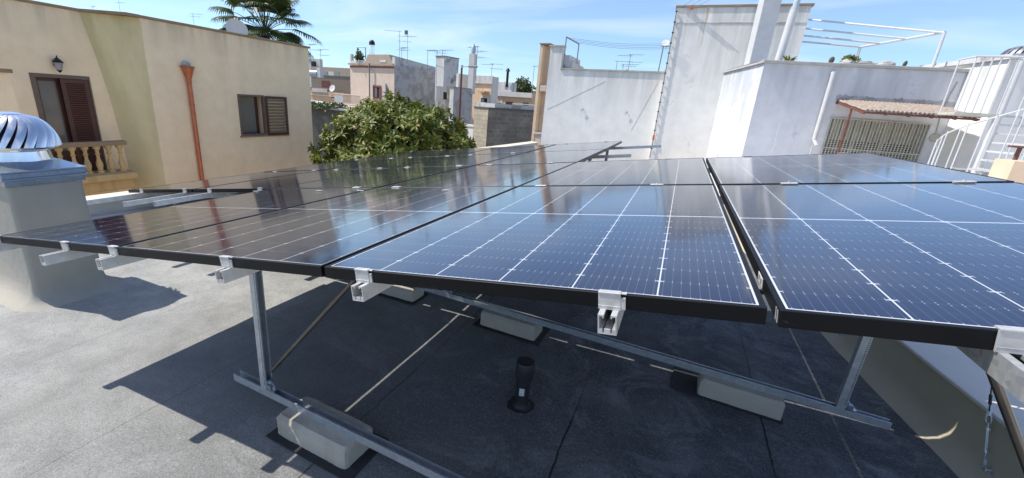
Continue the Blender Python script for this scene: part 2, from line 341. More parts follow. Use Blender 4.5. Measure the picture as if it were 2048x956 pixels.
# ------------------------------------------------------------------ mesh helpers
class MB:
    def __init__(s): s.v = []; s.f = []
    def add(s, vs, fs):
        o = len(s.v); s.v += [tuple(v) for v in vs]; s.f += [tuple(i+o for i in f) for f in fs]; return s
    def box(s, a, b, M=None):
        x0, y0, z0 = a; x1, y1, z1 = b
        vs = [Vector(p) for p in ((x0,y0,z0),(x1,y0,z0),(x1,y1,z0),(x0,y1,z0),(x0,y0,z1),(x1,y0,z1),(x1,y1,z1),(x0,y1,z1))]
        if M: vs = [M @ p for p in vs]
        return s.add(vs, [(0,3,2,1),(4,5,6,7),(0,1,5,4),(1,2,6,5),(2,3,7,6),(3,0,4,7)])
    def prism(s, prof, axis_pts, closed=True):
        """profile: list of (a,b) offsets; axis_pts = (P0, P1, A, B): extrude from P0 to P1, offsets along A,B"""
        P0, P1, A, B = axis_pts; n = len(prof)
        vs = [P0+A*a+B*b for a, b in prof]+[P1+A*a+B*b for a, b in prof]
        fs = [(i, (i+1) % n, (i+1) % n+n, i+n) for i in range(n if closed else n-1)]
        if closed: fs += [tuple(range(n))[::-1], tuple(range(n, 2*n))]
        return s.add(vs, fs)
    def tube(s, p, q, r, n=10, r2=None):
        p, q = Vector(p), Vector(q); d = (q-p)
        if d.length < 1e-6: return s
        d.normalize(); a = d.orthogonal().normalized(); b = d.cross(a)
        r2 = r if r2 is None else r2
        vs = [p+(a*cos(2*pi*i/n)+b*sin(2*pi*i/n))*r for i in range(n)]+[q+(a*cos(2*pi*i/n)+b*sin(2*pi*i/n))*r2 for i in range(n)]
        return s.add(vs, [(i, (i+1) % n, (i+1) % n+n, i+n) for i in range(n)]+[tuple(range(n))[::-1], tuple(range(n, 2*n))])
    def path(s, pts, r, n=8):
        for i in range(len(pts)-1): s.tube(pts[i], pts[i+1], r, n)
        return s
    def lathe(s, prof, c=(0, 0, 0), n=24, M=None):
        c = Vector(c); m = len(prof); vs = []
        for i in range(n):
            a = 2*pi*i/n
            for r, z in prof:
                p = Vector((r*cos(a), r*sin(a), z)); vs.append((M @ p if M else p)+c)
        fs = []
        for i in range(n):
            j = (i+1) % n
            for k in range(m-1): fs.append((i*m+k, j*m+k, j*m+k+1, i*m+k+1))
        return s.add(vs, fs)
    def build(s, name, mat, parent=None, smooth=False, bevel=0, seg=1, loc=None):
        me = bpy.data.meshes.new(name); me.from_pydata(s.v, [], s.f); me.update()
        me.materials.append(MT[mat] if isinstance(mat, str) else mat)
        bm = bmesh.new(); bm.from_mesh(me); bmesh.ops.remove_doubles(bm, verts=bm.verts, dist=1e-6); bmesh.ops.recalc_face_normals(bm, faces=bm.faces); bm.to_mesh(me); bm.free()
        o = bpy.data.objects.new(name, me); COL.objects.link(o)
        if parent: o.parent = parent
        if loc: o.location = loc
        if smooth:
            for p in me.polygons: p.use_smooth = True
            bm = bmesh.new(); bm.from_mesh(me)
            for e in bm.edges:
                if len(e.link_faces) == 2 and e.calc_face_angle() > rad(32): e.smooth = False
            bm.to_mesh(me); bm.free()
        if bevel:
            b = o.modifiers.new('bevel', 'BEVEL'); b.width = bevel; b.segments = seg; b.limit_method = 'ANGLE'; b.angle_limit = rad(40)
        return o
def tag(o, label, cat, group=None):
    o['label'] = label; o['category'] = cat
    if group: o['group'] = group
    return o
def thing(name, loc, label, cat, group=None, rz=0):
    o = bpy.data.objects.new(name, None); COL.objects.link(o); o.empty_display_size = .1
    o.location = loc; o.rotation_euler = (0, 0, rz); return tag(o, label, cat, group)
def struct(o): o['kind'] = 'structure'; return o
def copy_tree(o, parent=None):
    c = o.copy(); COL.objects.link(c); c.parent = parent
    for ch in [x for x in COL.objects if x.parent == o]: copy_tree(ch, c)
    return c
V = Vector
ZV = V((0, 0, 1))
GZ = -5.2
# ------------------------------------------------------------------ SETTING: ground, our roof, parapets
g = MB().add([(-3000, -3000, GZ), (3000, -3000, GZ), (3000, 3000, GZ), (-3000, 3000, GZ)], [(0, 1, 2, 3)]).build('ground', 'ground'); struct(g)
pr0, pr1 = V((3.20, -2.2, 0)), V((1.0, 12.4, 0))      # foot line of the right-hand parapet
RD = (pr1-pr0).normalized(); RN = V((RD.y, -RD.x, 0))  # RN points outward, to +x
pl0, pl1 = V((-4.70, -4, 0)), V((-3.85, 14.9, 0))
PL_in0 = V((-4.82, -4, 0)); PL_in1 = V((-3.93, 14.85, 0))
# flat roof, gently uneven
mb = MB(); nx, ny = 60, 120
def rx(y, s):
    a = PL_in0.lerp(PL_in1, (y+4)/18.85).x; b = pr0.x + (y+2.2)/(14.6)*(pr1.x-pr0.x)+.02
    return a-.02+(b-a+.02)*s
vs = []; fs = []
for j in range(ny+1):
    y = -4+18.9*j/ny
    for i in range(nx+1):
        x = rx(y, i/nx); z = ROOF + .010*(mnoise.noise(V((x*.7, y*.7, 3)))) + .0025*mnoise.noise(V((x*4, y*4, 1)))
        vs.append((x, y, z))
for j in range(ny):
    for i in range(nx): a = j*(nx+1)+i; fs.append((a, a+1, a+nx+2, a+nx+1))
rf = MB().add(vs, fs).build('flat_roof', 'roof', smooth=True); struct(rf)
# building body under the roof
body = MB().add([(-5.1, -4, GZ), (3.1, -4, GZ), (1.2, 14.9, GZ), (-4.2, 14.9, GZ), (-5.1, -4, ROOF-.03), (3.1, -4, ROOF-.03), (1.2, 14.9, ROOF-.03), (-4.2, 14.9, ROOF-.03)],
   [(0,3,2,1),(4,5,6,7),(0,1,5,4),(1,2,6,5),(2,3,7,6),(3,0,4,7)]).build('building_below', 'cream')
tag(body, 'cream building that carries the flat felt roof', 'building')
# right parapet with a coved foot and a coping
t_ = thing('parapet_wall', (0, 0, 0), 'tan painted parapet wall on the right with a pale slab on top', 'parapet')
prof = [(-.11, -.004), (-.075, .006), (-.035, .030), (-.008, .075), (0, .12), (0, .322), (.30, .322), (.30, -.3), (-.11, -.3)]
mb = MB(); n_ = 40
for k in range(n_):
    a = pr0.lerp(pr1, k/n_); b = pr0.lerp(pr1, (k+1)/n_)
    a = a+V((0, 0, ROOF)); b = b+V((0, 0, ROOF))
    m = len(prof); o = len(mb.v)
    jit = lambda kk, i: .006*mnoise.noise(V((kk*.8, i*2., 9)))
    mb.add([a+RN*(u+jit(k, i))+ZV*w for i, (u, w) in enumerate(prof)]+[b+RN*(u+jit(k+1, i))+ZV*w for i, (u, w) in enumerate(prof)], [(i, (i+1) % m, (i+1) % m+m, i+m) for i in range(m)])
mb.build('wall', 'parapet', t_, smooth=True)
mb = MB()
a, b = pr0+V((0, 0, ROOF+.324)), pr1+V((0, 0, ROOF+.324))
mb.prism([(-.018, 0), (-.018, .022), (.42, .026), (.42, 0)], (a, b, RN, ZV)); mb.build('coping', 'paleslab', t_, bevel=.004)
# neighbouring terrace to the right, level with the coping
NB = ROOF+.335
p0, p1 = pr0+RN*.424, pr1+RN*.424
nb = MB().add([(p0.x, -6, GZ), (14, -6, GZ), (14, 12.6, GZ), (p1.x, 12.6, GZ), (p0.x, -6, NB), (14, -6, NB), (14, 12.6, NB), (p1.x, 12.6, NB)],
   [(0,3,2,1),(4,5,6,7),(0,1,5,4),(1,2,6,5),(2,3,7,6),(3,0,4,7)]).build('terrace', 'paleslab'); struct(nb)
# left parapet: pale cap, grey inner face, lower ledge with a drain hole
t_ = thing('parapet_wall', (0, 0, 0), 'long low parapet wall on the left with a sunlit cream cap', 'parapet')
LD = (PL_in1-PL_in0).normalized(); LN = V((-LD.y, LD.x, 0))   # outward (-x)
a, b = PL_in0+ZV*ROOF, PL_in1+ZV*ROOF
MB().prism([(.02, -.2), (.02, .30), (0, .36), (.20, .36), (.20, -.2)], (a, b, LN, ZV)).build('wall', 'greyslab', t_)
MB().prism([(-.02, .362), (-.02, .388), (.31, .392), (.31, .362)], (a, b, LN, ZV)).build('cap', 'whiteslab', t_, bevel=.005)
MB().prism([(-.075, -.02), (-.07, .225), (-.05, .232), (.018, .24), (.018, -.02)], (a, b, LN, ZV)).build('ledge', 'greyslab', t_)
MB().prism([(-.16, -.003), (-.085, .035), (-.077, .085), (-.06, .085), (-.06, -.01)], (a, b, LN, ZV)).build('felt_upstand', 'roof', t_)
hp = at(225, 430, x=-4.475)
o = MB().tube((hp.x-.03, hp.y, -.945), (hp.x+.006, hp.y, -.945), .024, 14).build('drain_hole', 'dark', t_)

# ------------------------------------------------------------------ solar panels
def make_panel():
    r = thing('solar_panel', (0, 0, 0), '', 'solar panel', 'rows of solar panels on the roof racks')
    MB().add([(.010, .010, -.0012), (PW-.010, .010, -.0012), (PW-.010, PL-.010, -.0012), (.010, PL-.010, -.0012), (.010, .010, -.005), (PW-.010, .010, -.005), (PW-.010, PL-.010, -.005), (.010, PL-.010, -.005)],
        [(0,1,2,3),(7,6,5,4)]).build('cell_glass', 'cells', r)
    m = MB(); H = -.035; w = .0115
    m.box((0, 0, H), (PW, w, 0)).box((0, PL-w, H), (PW, PL, 0)).box((0, w, H), (w, PL-w, 0)).box((PW-w, w, H), (PW, PL-w, 0))
    m.box((w, w, H), (w+.018, PL-w, H+.002)).box((PW-w-.018, w, H), (PW-w, PL-w, H+.002))
    m.build('frame', 'frame', r, bevel=.0012)
    m = MB().box((.45, .86, -.022), (.70, .92, -.006)); m.build('junction_box', 'pipeblack', r)
    return r
P0 = make_panel()
def row_rise(v):   # the far rows sit a few centimetres higher on their shims
    return {0: (0, 0), 1: (0, 0), 2: (0, .018), 3: (.018, .045)}[v]
ordw = ['first', 'second', 'third', 'fourth']
colw = {-4: 'first column from the left parapet', -3: 'second column from the left parapet', -2: 'third column from the left parapet', -1: 'fourth column from the left parapet',
        0: 'fifth column, beside the wide gap', 1: 'sixth and rightmost column'}
spots = [(c, r) for r in range(4) for c in ((-2, -1, 0, 1) if r == 0 else ((-4, -3, -2, -1, 0, 1) if r == 1 else (-4, -3, -2, -1)))]
first = True
special = {(-2, 0): 'black framed panel at the near left, running behind the chimney with the turbine', (-1, 0): 'near panel mirroring the cream house and copper downpipe, left of the long black seam',
           (0, 0): 'large near blue panel in the centre, above the black vent pipe', (1, 0): 'large near blue panel at the right edge with a white sticker on its side frame',
           (0, 1): 'panel behind the large central one, ending below the tall white wall', (1, 1): 'rear panel at the right, its back edge under the tiled awning'}
PANELS = {}
for c, r in spots:
    o = P0 if first else copy_tree(P0); first = False
    u0 = c*1.154 + (.001 if c >= 1 else 0) + (.007 if c < 0 else 0) - (.011 if c < -1 else 0); gap = .02
    x = u0*CT; z = u0*ST; y = r*1.742
    z0, z1 = row_rise(r)
    # thin assembly differences between neighbours
    dz = random.uniform(-.002, .002)
    ex = math.atan2(z1-z0, 1.742)+random.uniform(-.0006, .0006)
    o.matrix_world = Matrix.Translation((x, y, z+z0+dz)) @ Matrix.Rotation(-TILT, 4, 'Y') @ Matrix.Rotation(ex, 4, 'X')
    o['label'] = special.get((c, r), 'solar panel, %s row from camera, %s' % (ordw[r], colw[c]))
    PANELS[(c, r)] = o
pr = PANELS[(1, 0)]
MB().box((-.0014, .20, -.030), (-.0004, .262, -.008)).build('sticker', 'sticker', pr)
MB().box((-.0020, .212, -.026), (-.0012, .216, -.012)).box((-.0020, .222, -.026), (-.0012, .225, -.014)).box((-.0020, .240, -.024), (-.0012, .250, -.012)).build('sticker_print', 'ink', pr)
MB().box((-.0012, .012, -.032), (-.0004, .020, -.006)).box((-.0012, .028, -.032), (-.0004, .036, -.006)).build('corner_key', 'alu', pr)

# ------------------------------------------------------------------ aluminium mounting rails with clamps
UV = V((CT, 0, ST)); NV = V((-ST, 0, CT)); YV = V((0, 1, 0))
def PP(u, y, off=0):   # u in metres along the slope
    z = 0
    if y > 3.5: z = .018*min(1, (y-3.48)/1.742)+.027*max(0, (y-5.22)/1.742)
    return UV*u + YV*y + NV*off + ZV*z
railprof = [(-.020, 0), (-.020, -.045), (-.013, -.045), (-.013, -.040), (-.006, -.040), (-.006, -.0375), (-.0165, -.0375), (-.0175, -.004), (-.009, -.004), (-.009, 0)]
railprof = [(-.020, 0), (-.020, -.045), (.020, -.045), (.020, 0), (.0075, 0), (.0075, -.0075), (.0100, -.0075), (.0100, -.0035), (.0172, -.0035), (.0172, -.0330), (.0105, -.0330), (.0105, -.0420), (.0065, -.0420), (.0065, -.0330),
            (-.0065, -.0330), (-.0065, -.0420), (-.0105, -.0420), (-.0105, -.0330), (-.0172, -.0330), (-.0172, -.0035), (-.0100, -.0035), (-.0100, -.0075), (-.0075, -.0075), (-.0075, 0)]
def rail(u, y0, y1, label, mids=(), mat='alu', front=True, back=True):
    r = thing('mounting_rail', PP(u, y0, -.036), label, 'mounting rail', 'mounting rails under the panels')
    o0 = V(r.location)
    m = MB(); ys = [y0]+[y for y in (3.48, 5.22) if y0 < y < y1]+[y1]
    pts = [PP(u, y, -.0365) for y in ys]; n = len(railprof)
    vs = []; fs = []
    for p in pts: vs += [p+UV*a+NV*b-o0 for a, b in railprof]
    for k in range(len(pts)-1): fs += [(k*n+i, k*n+(i+1) % n, (k+1)*n+(i+1) % n, (k+1)*n+i) for i in range(n)]
    fs += [tuple(range(n))[::-1], tuple(range((len(pts)-1)*n, len(pts)*n))]
    m.add(vs, fs).build('rail_profile', mat, r)
    def clamp(y, s, name):
        m = MB(); B = Matrix.Identity(4)
        for i, a in enumerate((UV, YV*s, NV)):
            for j in range(3): B[j][i] = a[j]
        B.translation = PP(u, y)-o0
        if name == 'end_clamp':
            m.box((-.024, -.0055, -.0365), (.024, -.0015, .0015), B).box((-.024, -.0063, -.028), (.024, -.0055, -.0265), B).box((-.024, -.0075, .0015), (.024, .0095, .0050), B)
            m.box((.024, -.0045, -.034), (.034, .002, -.006), B).box((.024, -.002, .0008), (.036, .0085, .0036), B)
        else:
            m.box((-.035, -.0095, .0010), (.035, .0295, .0045), B).box((-.035, .001, -.036), (.035, .019, .0010), B)
            m.tube(B @ V((0, .010, .004)), B @ V((0, .010, .0095)), .0065, 8)
        m.build(name, 'aluw', r, bevel=.0008)
    if front: clamp(front if front is not True else 0, 1, 'end_clamp')
    for v in mids: clamp(v*1.742-.02, 1, 'mid_clamp')
    if back: clamp(y1-.07 if back is True else back, -1, 'end_clamp')
    return r
b2, b4 = 2*1.742-.02, 4*1.742-.02
rail(.728*1.154, -.036, b2+.07, 'mounting rail with an open aluminium end right of centre under the large central panel', (1,))
rail(.128*1.154, -.034, b2+.07, 'mounting rail sticking out left of centre, beside the rear dark brace', (1,))
rail(1.275*1.154, -.15, b2+.07, 'mottled mounting rail coming towards the camera at the right edge', (1,), 'galvd')
rail(1.84*1.154, -.10, b2+.07, 'mounting rail on the far right under the rightmost panels', (1,))
rail(-.395*1.154, -.035, 1.62, 'mounting rail end directly above the upright steel leg', ())
rail(-1.02*1.154, -.06, 1.62, 'mounting rail end second from the chimney, beside a panel joint', ())
rail(-1.37*1.154, -.09, 1.62, 'mounting rail end nearest in front of the chimney', ())
rail(-1.99*1.154, -.05, 1.62, 'mounting rail at the left image edge, crossing the chimney', ())
rail(-.25*1.154, 1.66, b4+.06, 'rear mounting rail along the right side of the long array', (2, 3), front=False)
rail(-.85*1.154, 1.66, b4+.06, 'rear mounting rail second from the long black seam', (1, 2, 3), front=False)
rail(-1.18*1.154, 1.66, b4+.06, 'rear mounting rail third from the long black seam', (1, 2, 3), front=False)
rail(-1.80*1.154, 1.66, b4+.06, 'rear mounting rail fourth from the long black seam', (2, 3), front=False)
F2 = 1.742
rail(-2.16*1.154, 1.60, b4+.06, 'mounting rail at the step in the array, with a clamp on the black edge', (2, 3), front=F2)
rail(-2.78*1.154, 1.24, b4+.06, 'bare mounting rail jutting forward, rightmost of the three by the left parapet', (2, 3), front=F2)
rail(-3.12*1.154, 1.20, b4+.06, 'bare mounting rail jutting forward, middle of the three by the left parapet', (2, 3), front=F2)
rail(-3.78*1.154, 1.10, b4+.06, 'bare mounting rail jutting forward, closest to the left parapet', (2, 3), front=F2)

# ------------------------------------------------------------------ steel support frames
def cchan(m, p, q, up, w=.041, h=.041, t=.0028, lip=.007):
    """open strut channel from p to q, open side towards 'up'; p is the centre of the closed face"""
    d = (q-p).normalized(); up = (up-d*up.dot(d)).normalized(); s = d.cross(up)
    a = w/2
    prof = [(-a, 0), (a, 0), (a, h), (a-lip, h), (a-lip, h-t), (a-t, h-t), (a-t, t), (-a+t, t), (-a+t, h-t), (-a+lip, h-t), (-a+lip, h), (-a, h)]
    m.prism(prof, (p, q, s, up))
def teeth(m, p, q, side, n, t=.0035, L=.010, w=.0016):
    d = (q-p)
    for i in range(n):
        c = p+d*((i+.5)/n); m.box((-t, -t*.9, -w), (t, t*.9, w), Matrix.Translation(c))
BLK = .12
def frame_(x0, x1, ya, yb, legs, beam, label, braces=(), vis=False):
    """base rail from (x0,ya) to (x1,yb) on the blocks, legs at x, sloped beam under the rails"""
    yy = lambda x: ya+(yb-ya)*(x-x0)/(x1-x0)
    zb = ROOF+BLK+.001
    r = thing('support_frame', (x0, ya, zb), label, 'support frame', 'steel frames that carry the panels')
    o0 = V(r.location)
    m = MB(); cchan(m, V((x0, ya, zb))-o0, V((x1, yb, zb))-o0, ZV); m.build('base_rail', 'galv', r)
    zt = lambda x: PP(x/CT, yy(x), -.125).z
    for x in legs:
        y = yy(x); p = V((x-.02, y, zb+.041))-o0; q = V((x-.02, y, zt(x)+.02))-o0
        m = MB(); cchan(m, p, q, V((1, 0, 0)))
        m.build('leg', 'galv', r)
        m = MB(); k = int((q.z-p.z)/.05)
        for i in range(k):
            zc = p.z+.03+i*.05
            for w_ in range(4): m.box((p.x+.030, p.y-.0214, zc+w_*.0125), (p.x+.036, p.y-.0203, zc+w_*.0125+.005))
        m.build('perforation', 'rubber', r)
        m = MB(); c = V((x+.022, y, zb+.043))-o0
        m.box(c+V((0, -.020, 0)), c+V((.05, .020, .005))).box(c+V((0, -.020, 0)), c+V((.005, .020, .05)))
        m.box(c+V((.005, -.020, .005)), c+V((.03, -.016, .03)))
        m.build('angle_bracket', 'zinc', r)
        m = MB(); m.tube(c+V((.030, 0, .004)), c+V((.030, 0, .016)), .011, 6).tube(c+V((.030, 0, .016)), c+V((.030, 0, .026)), .005, 8)
        m.tube(c+V((.004, 0, .028)), c+V((.016, 0, .028)), .011, 6).tube(c+V((.016, 0, .028)), c+V((.028, 0, .028)), .005, 8)
        m.build('bolt', 'galv', r)
    bx0, bx1 = beam
    m = MB(); p = PP(bx0/CT, yy(bx0), -.124)-o0; q = PP(bx1/CT, yy(bx1), -.124)-o0; cchan(m, p, q, NV); m.build('sloped_beam', 'galv', r)
    for (xa, za, xb, zb_) in braces:
        m = MB(); m.tube(V((xa, yy(xa)-.0, za))-o0, V((xb, yy(xb), zb_))-o0, .0095, 12); m.build('brace', 'tube', r, smooth=True)
    # slots punched in the base rail web (left face)
    return r
frame_(-1.06, 2.45, .392, .272, (-.82, 2.0), (-2.2, 2.3), 'front galvanised support frame whose base rail runs out of the bottom of the photo', [(-.77, -.87, -.12, -.13), (2.16, -.88, 1.60, .06)])
frame_(-.86, 2.22, 1.93, 1.775, (-.62, 1.995), (-1.0, 2.3), 'second galvanised support frame, leg standing near the right parapet', [(-.56, -.90, .0, -.17)])
frame_(-.86, 2.05, 3.42, 3.35, (-.62, 1.85), (-4.5, 2.25), 'third support frame, under the back edge of the right-hand panels')
frame_(-4.45, -1.3, 1.95, 1.95, (-4.1, -1.55), (-4.55, -1.1), 'support frame under the step of the array by the left parapet')
frame_(-4.45, -1.3, 3.50, 3.50, (-4.1, -1.55), (-4.55, -1.15), 'support frame under the third panel row from the camera')
frame_(-4.45, .3, 5.22, 5.22, (-4.1, -1.8, -.2), (-4.5, .32), 'rear support frame whose beam pokes out before the white wall')
frame_(-4.45, .4, 6.72, 6.72, (-4.1, -1.8, -.2), (-4.5, .62), 'rearmost support frame, its beam end longest before the white wall')

# ------------------------------------------------------------------ concrete ballast blocks on felt pads
PADL = {3: 'black felt pad under the nearest concrete block', 5: 'black felt pad under the middle block behind the vent pipe', 8: 'black felt pad jutting out left of the right-hand block', 9: 'black felt pad under the small distant block', 12: 'black felt pad under the block by the left parapet', 13: 'black felt pad under the left rear block', 14: 'black felt pad under the right rear block', 15: 'black felt pad under the outermost front block'}
def block(x0, y0, L, D, rz, label, seed, pad=(.06, .05, .05, .05)):
    random.seed(seed)
    r = tag(MB().build('concrete_block', 'conc'), label, 'concrete block', 'concrete ballast blocks under the base rails')
    bm = bmesh.new(); nx_, ny_, nz_ = 24, 9, 6
    H = BLK
    def P(x, y, z):
        # chamfered top edges, worn corners
        top = max(0, z-(H-.0185))/.0185
        fx = L/2-.012*top; fy = D/2-.018*top
        X = x*fx; Y = y*fy
        n = mnoise.noise(V((X*14+seed, Y*14, z*14)))*.0022+mnoise.noise(V((X*45, Y*45+seed, z*45)))*.0013
        cor = (abs(x)**12)*(abs(y)**12)
        return V((X+x*n-x*cor*.006, Y+y*n-y*cor*.006, z+(n*.6 if top > 0 else 0)))
    vd = {}
    def gv(i, j, k):
        key = (i, j, k)
        if key not in vd: vd[key] = bm.verts.new(P(-1+2*i/nx_, -1+2*j/ny_, H*k/nz_))
        return vd[key]
    for i in range(nx_):
        for j in range(ny_): bm.faces.new([gv(i, j, nz_), gv(i+1, j, nz_), gv(i+1, j+1, nz_), gv(i, j+1, nz_)]); bm.faces.new([gv(i, j, 0), gv(i, j+1, 0), gv(i+1, j+1, 0), gv(i+1, j, 0)])
    for i in range(nx_):
        for k in range(nz_): bm.faces.new([gv(i, 0, k), gv(i+1, 0, k), gv(i+1, 0, k+1), gv(i, 0, k+1)]); bm.faces.new([gv(i+1, ny_, k), gv(i, ny_, k), gv(i, ny_, k+1), gv(i+1, ny_, k+1)])
    for j in range(ny_):
        for k in range(nz_): bm.faces.new([gv(0, j+1, k), gv(0, j, k), gv(0, j, k+1), gv(0, j+1, k+1)]); bm.faces.new([gv(nx_, j, k), gv(nx_, j+1, k), gv(nx_, j+1, k+1), gv(nx_, j, k+1)])
    bmesh.ops.recalc_face_normals(bm, faces=bm.faces)
    bm.to_mesh(r.data); bm.free()
    r.location = (x0+L/2*cos(rz)-D/2*sin(rz), y0+L/2*sin(rz)+D/2*cos(rz), ROOF+.012); r.rotation_euler = (0, 0, rz)
    a, b, c, d = pad
    m = MB().box((-L/2-a, -D/2-c, -.010), (L/2+b, D/2+d, -.001))
    p = tag(m.build('felt_pad', 'rubber'), PADL[seed], 'felt pad', 'felt pads under the blocks')
    p.location = r.location; p.rotation_euler = (0, 0, rz)
    return r
BLK_ = BLK; BLK = .110
block(-.655, .285, .455, .20, rad(-2.2), 'nearest concrete block, under the base rail at the bottom left', 3, (.03, .05, .035, .05))
block(-.252, 1.815, .455, .20, rad(-2.5), 'concrete block in the middle, just above and left of the black vent pipe', 5, (.04, .04, .03, .06))
block(1.290, 1.730, .450, .20, rad(-3), 'concrete block on the right, next to the leg by the parapet', 8, (.15, .005, .01, .05))
block(-1.29, 1.86, .40, .19, rad(0), 'small distant concrete block tucked under the front edge behind the dark brace', 9, (.02, .02, .03, .03))
block(-4.1, 1.86, .45, .20, 0, 'hidden concrete block near the left parapet', 12)
block(-.5, 3.33, .45, .20, 0, 'far concrete block under the third support frame at its left', 13)
block(1.2, 3.28, .45, .20, 0, 'far concrete block under the third support frame at its right', 14)
block(1.55, .20, .45, .20, rad(-2), 'concrete block at the right end of the front base rail', 15)

# ------------------------------------------------------------------ black vent pipe
vp = thing('vent_pipe', (.352, 1.10, ROOF), 'short black plastic vent pipe with a wider cap standing on the felt', 'vent pipe')
MB().lathe([(.0, 0), (.062, .000), (.060, .006), (.050, .010), (.043, .022), (.0395, .04), (.0395, .21), (.030, .21)], n=28).build('pipe', 'pipeblack', vp, smooth=True)
MB().lathe([(.033, .193), (.051, .195), (.0520, .199), (.0520, .290), (.049, .296), (.0, .297)], n=32).build('cap', 'pipeblack', vp, smooth=True)
m = MB(); 
for i in range(6):
    a0 = rad(-100+i*7); a1 = rad(-100+(i+1)*7); R_ = .0402
    m.add([(R_*cos(a0), R_*sin(a0), .095), (R_*cos(a1), R_*sin(a1), .095), (R_*cos(a1), R_*sin(a1), .142), (R_*cos(a0), R_*sin(a0), .142)], [(0, 1, 2, 3)])
lb = m.build('sticker', 'sticker', vp)
m = MB()
for (z, f0, f1) in ((.132, .5, 5), (.124, .5, 4), (.112, 1, 5), (.104, .5, 3.5)):
    a0 = rad(-100+f0*7); a1 = rad(-100+f1*7); R_ = .0409
    m.add([(R_*cos(a0), R_*sin(a0), z), (R_*cos(a1), R_*sin(a1), z), (R_*cos(a1), R_*sin(a1), z+.003), (R_*cos(a0), R_*sin(a0), z+.003)], [(0, 1, 2, 3)])
m.build('sticker_print', 'ink', lb)
m = MB(); pts = []
for i in range(28):
    a = 2*pi*i/28; r_ = .078+.02*mnoise.noise(V((cos(a)*2, sin(a)*2, 5))); pts.append((r_*cos(a), r_*sin(a), .006))
m.add(pts+[(0, 0, .012)], [(i, (i+1) % 28, 28) for i in range(28)]).build('bitumen_collar', 'rubber', vp)

# ------------------------------------------------------------------ guy wire with turnbuckle at the right parapet
B0 = at(1978, 940, x=2.60); B1 = at(1993, 770, x=2.56); 
gd = (B1-B0).normalized()
gw = thing('turnbuckle_wire', B0, 'taut steel wire with a turnbuckle hooked to the right parapet', 'guy wire')
m = MB(); m.tube(V((.035, 0, 0)), V((-.012, 0, 0)), .005, 8)
for i in range(10): 
    a = 2*pi*i/10; b_ = 2*pi*(i+1)/10; m.tube(V((-.02, .016*cos(a), .016*sin(a))), V((-.02, .016*cos(b_), .016*sin(b_))), .004, 6)
m.lathe([(.0, 0), (.022, 0), (.022, .003), (0, .004)], (0.008, 0, 0), 14, Matrix.Rotation(-pi/2, 4, 'Y')); m.build('eye_bolt', 'galv', gw)
m = MB(); s = V((-.02, 0, .01)); 
def loop(m, c, d, L, w, r, side):
    pts = [c+d*(L/2+L/2*math.cos(2*pi*i/14))+side*(w*math.sin(2*pi*i/14)) for i in range(15)]; m.path(pts, r, 6)
sd = gd.orthogonal().normalized()
loop(m, s, gd, .05, .011, .0035, sd); loop(m, s+gd*.215, gd, .045, .010, .003, gd.cross(sd))
m.tube(s+gd*.045, s+gd*.08, .0035, 8).tube(s+gd*.19, s+gd*.22, .0035, 8)
m.tube(s+gd*.075+sd*.008, s+gd*.195+sd*.008, .0038, 8).tube(s+gd*.075-sd*.008, s+gd*.195-sd*.008, .0038, 8)
m.tube(s+gd*.073, s+gd*.088, .012, 10).tube(s+gd*.182, s+gd*.197, .012, 10)
m.build('turnbuckle', 'galv', gw, smooth=True)
m = MB(); e = s+gd*.26; m.tube(e-sd*.02, e+sd*.02, .006, 8).tube(e+gd*.012-sd*.018, e+gd*.012+sd*.022, .005, 8).tube(e, e+gd*.05+sd*.012, .006, 6).tube(e+gd*.01, e+gd*.03-sd*.03, .0015, 5); m.build('wire_clip', 'galv', gw)
m = MB(); m.tube(e-gd*.01, s+gd*1.15, .0028, 8); m.tube(e+gd*.05, e+gd*.10, .0065, 8); m.build('wire', 'black', gw)
# small eye bolt further along the parapet
EB = at(1685, 668, x=2.36)
eb = thing('eye_bolt', EB, 'small steel eye bolt screwed into the right parapet behind the leg', 'eye bolt')
m = MB()
for i in range(10):
    a = 2*pi*i/10; b_ = 2*pi*(i+1)/10; m.tube(V((-.02, .02*cos(a), .02*sin(a))), V((-.02, .02*cos(b_), .02*sin(b_))), .005, 6)
m.tube((-.02, 0, 0), (.05, 0, 0), .006, 8); m.build('ring', 'galv', eb)

# ------------------------------------------------------------------ chimney with flashing, and the turbine ventilator on it
cx0, cx1, cy0, cy1 = -3.86, -3.20, .375, .80
ch = thing('chimney', ((cx0+cx1)/2, (cy0+cy1)/2, ROOF), 'stout rendered chimney at the left with flared foot and blue-grey metal cap', 'chimney')
hx, hy = (cx1-cx0)/2, (cy1-cy0)/2
m = MB(); lev = [(.13, -.004), (.085, .012), (.045, .04), (.018, .085), (.004, .15), (0, .30), (0, .93)]
vs = []
def rr(hx, hy, e, z):
    out = []; R_ = .03+e*.9; X = hx+e; Y = hy+e
    for cx_, cy_, a0 in ((X-R_, Y-R_, 0), (-X+R_, Y-R_, 90), (-X+R_, -Y+R_, 180), (X-R_, -Y+R_, 270)):
        for k in range(5): a = rad(a0+k*22.5); out.append((cx_+R_*cos(a), cy_+R_*sin(a), z))
    return out
n20 = 20
for e, z in lev:
    vs += [(x*(1+.05*w_*mnoise.noise(V((x*5, y*5, z)))), y*(1+.09*w_*mnoise.noise(V((x*5, y*5, z+3)))), z_) for (x, y, z_) in rr(hx, hy, e, z) for w_ in (min(1, e/.05),)]
fs = []
for k in range(len(lev)-1): fs += [(k*n20+i, k*n20+(i+1) % n20, (k+1)*n20+(i+1) % n20, (k+1)*n20+i) for i in range(n20)]
fs.append(tuple(range((len(lev)-1)*n20, len(lev)*n20)))
MB().add(vs, fs).build('shaft', 'chim', ch, smooth=True)
m = MB(); zt = .925
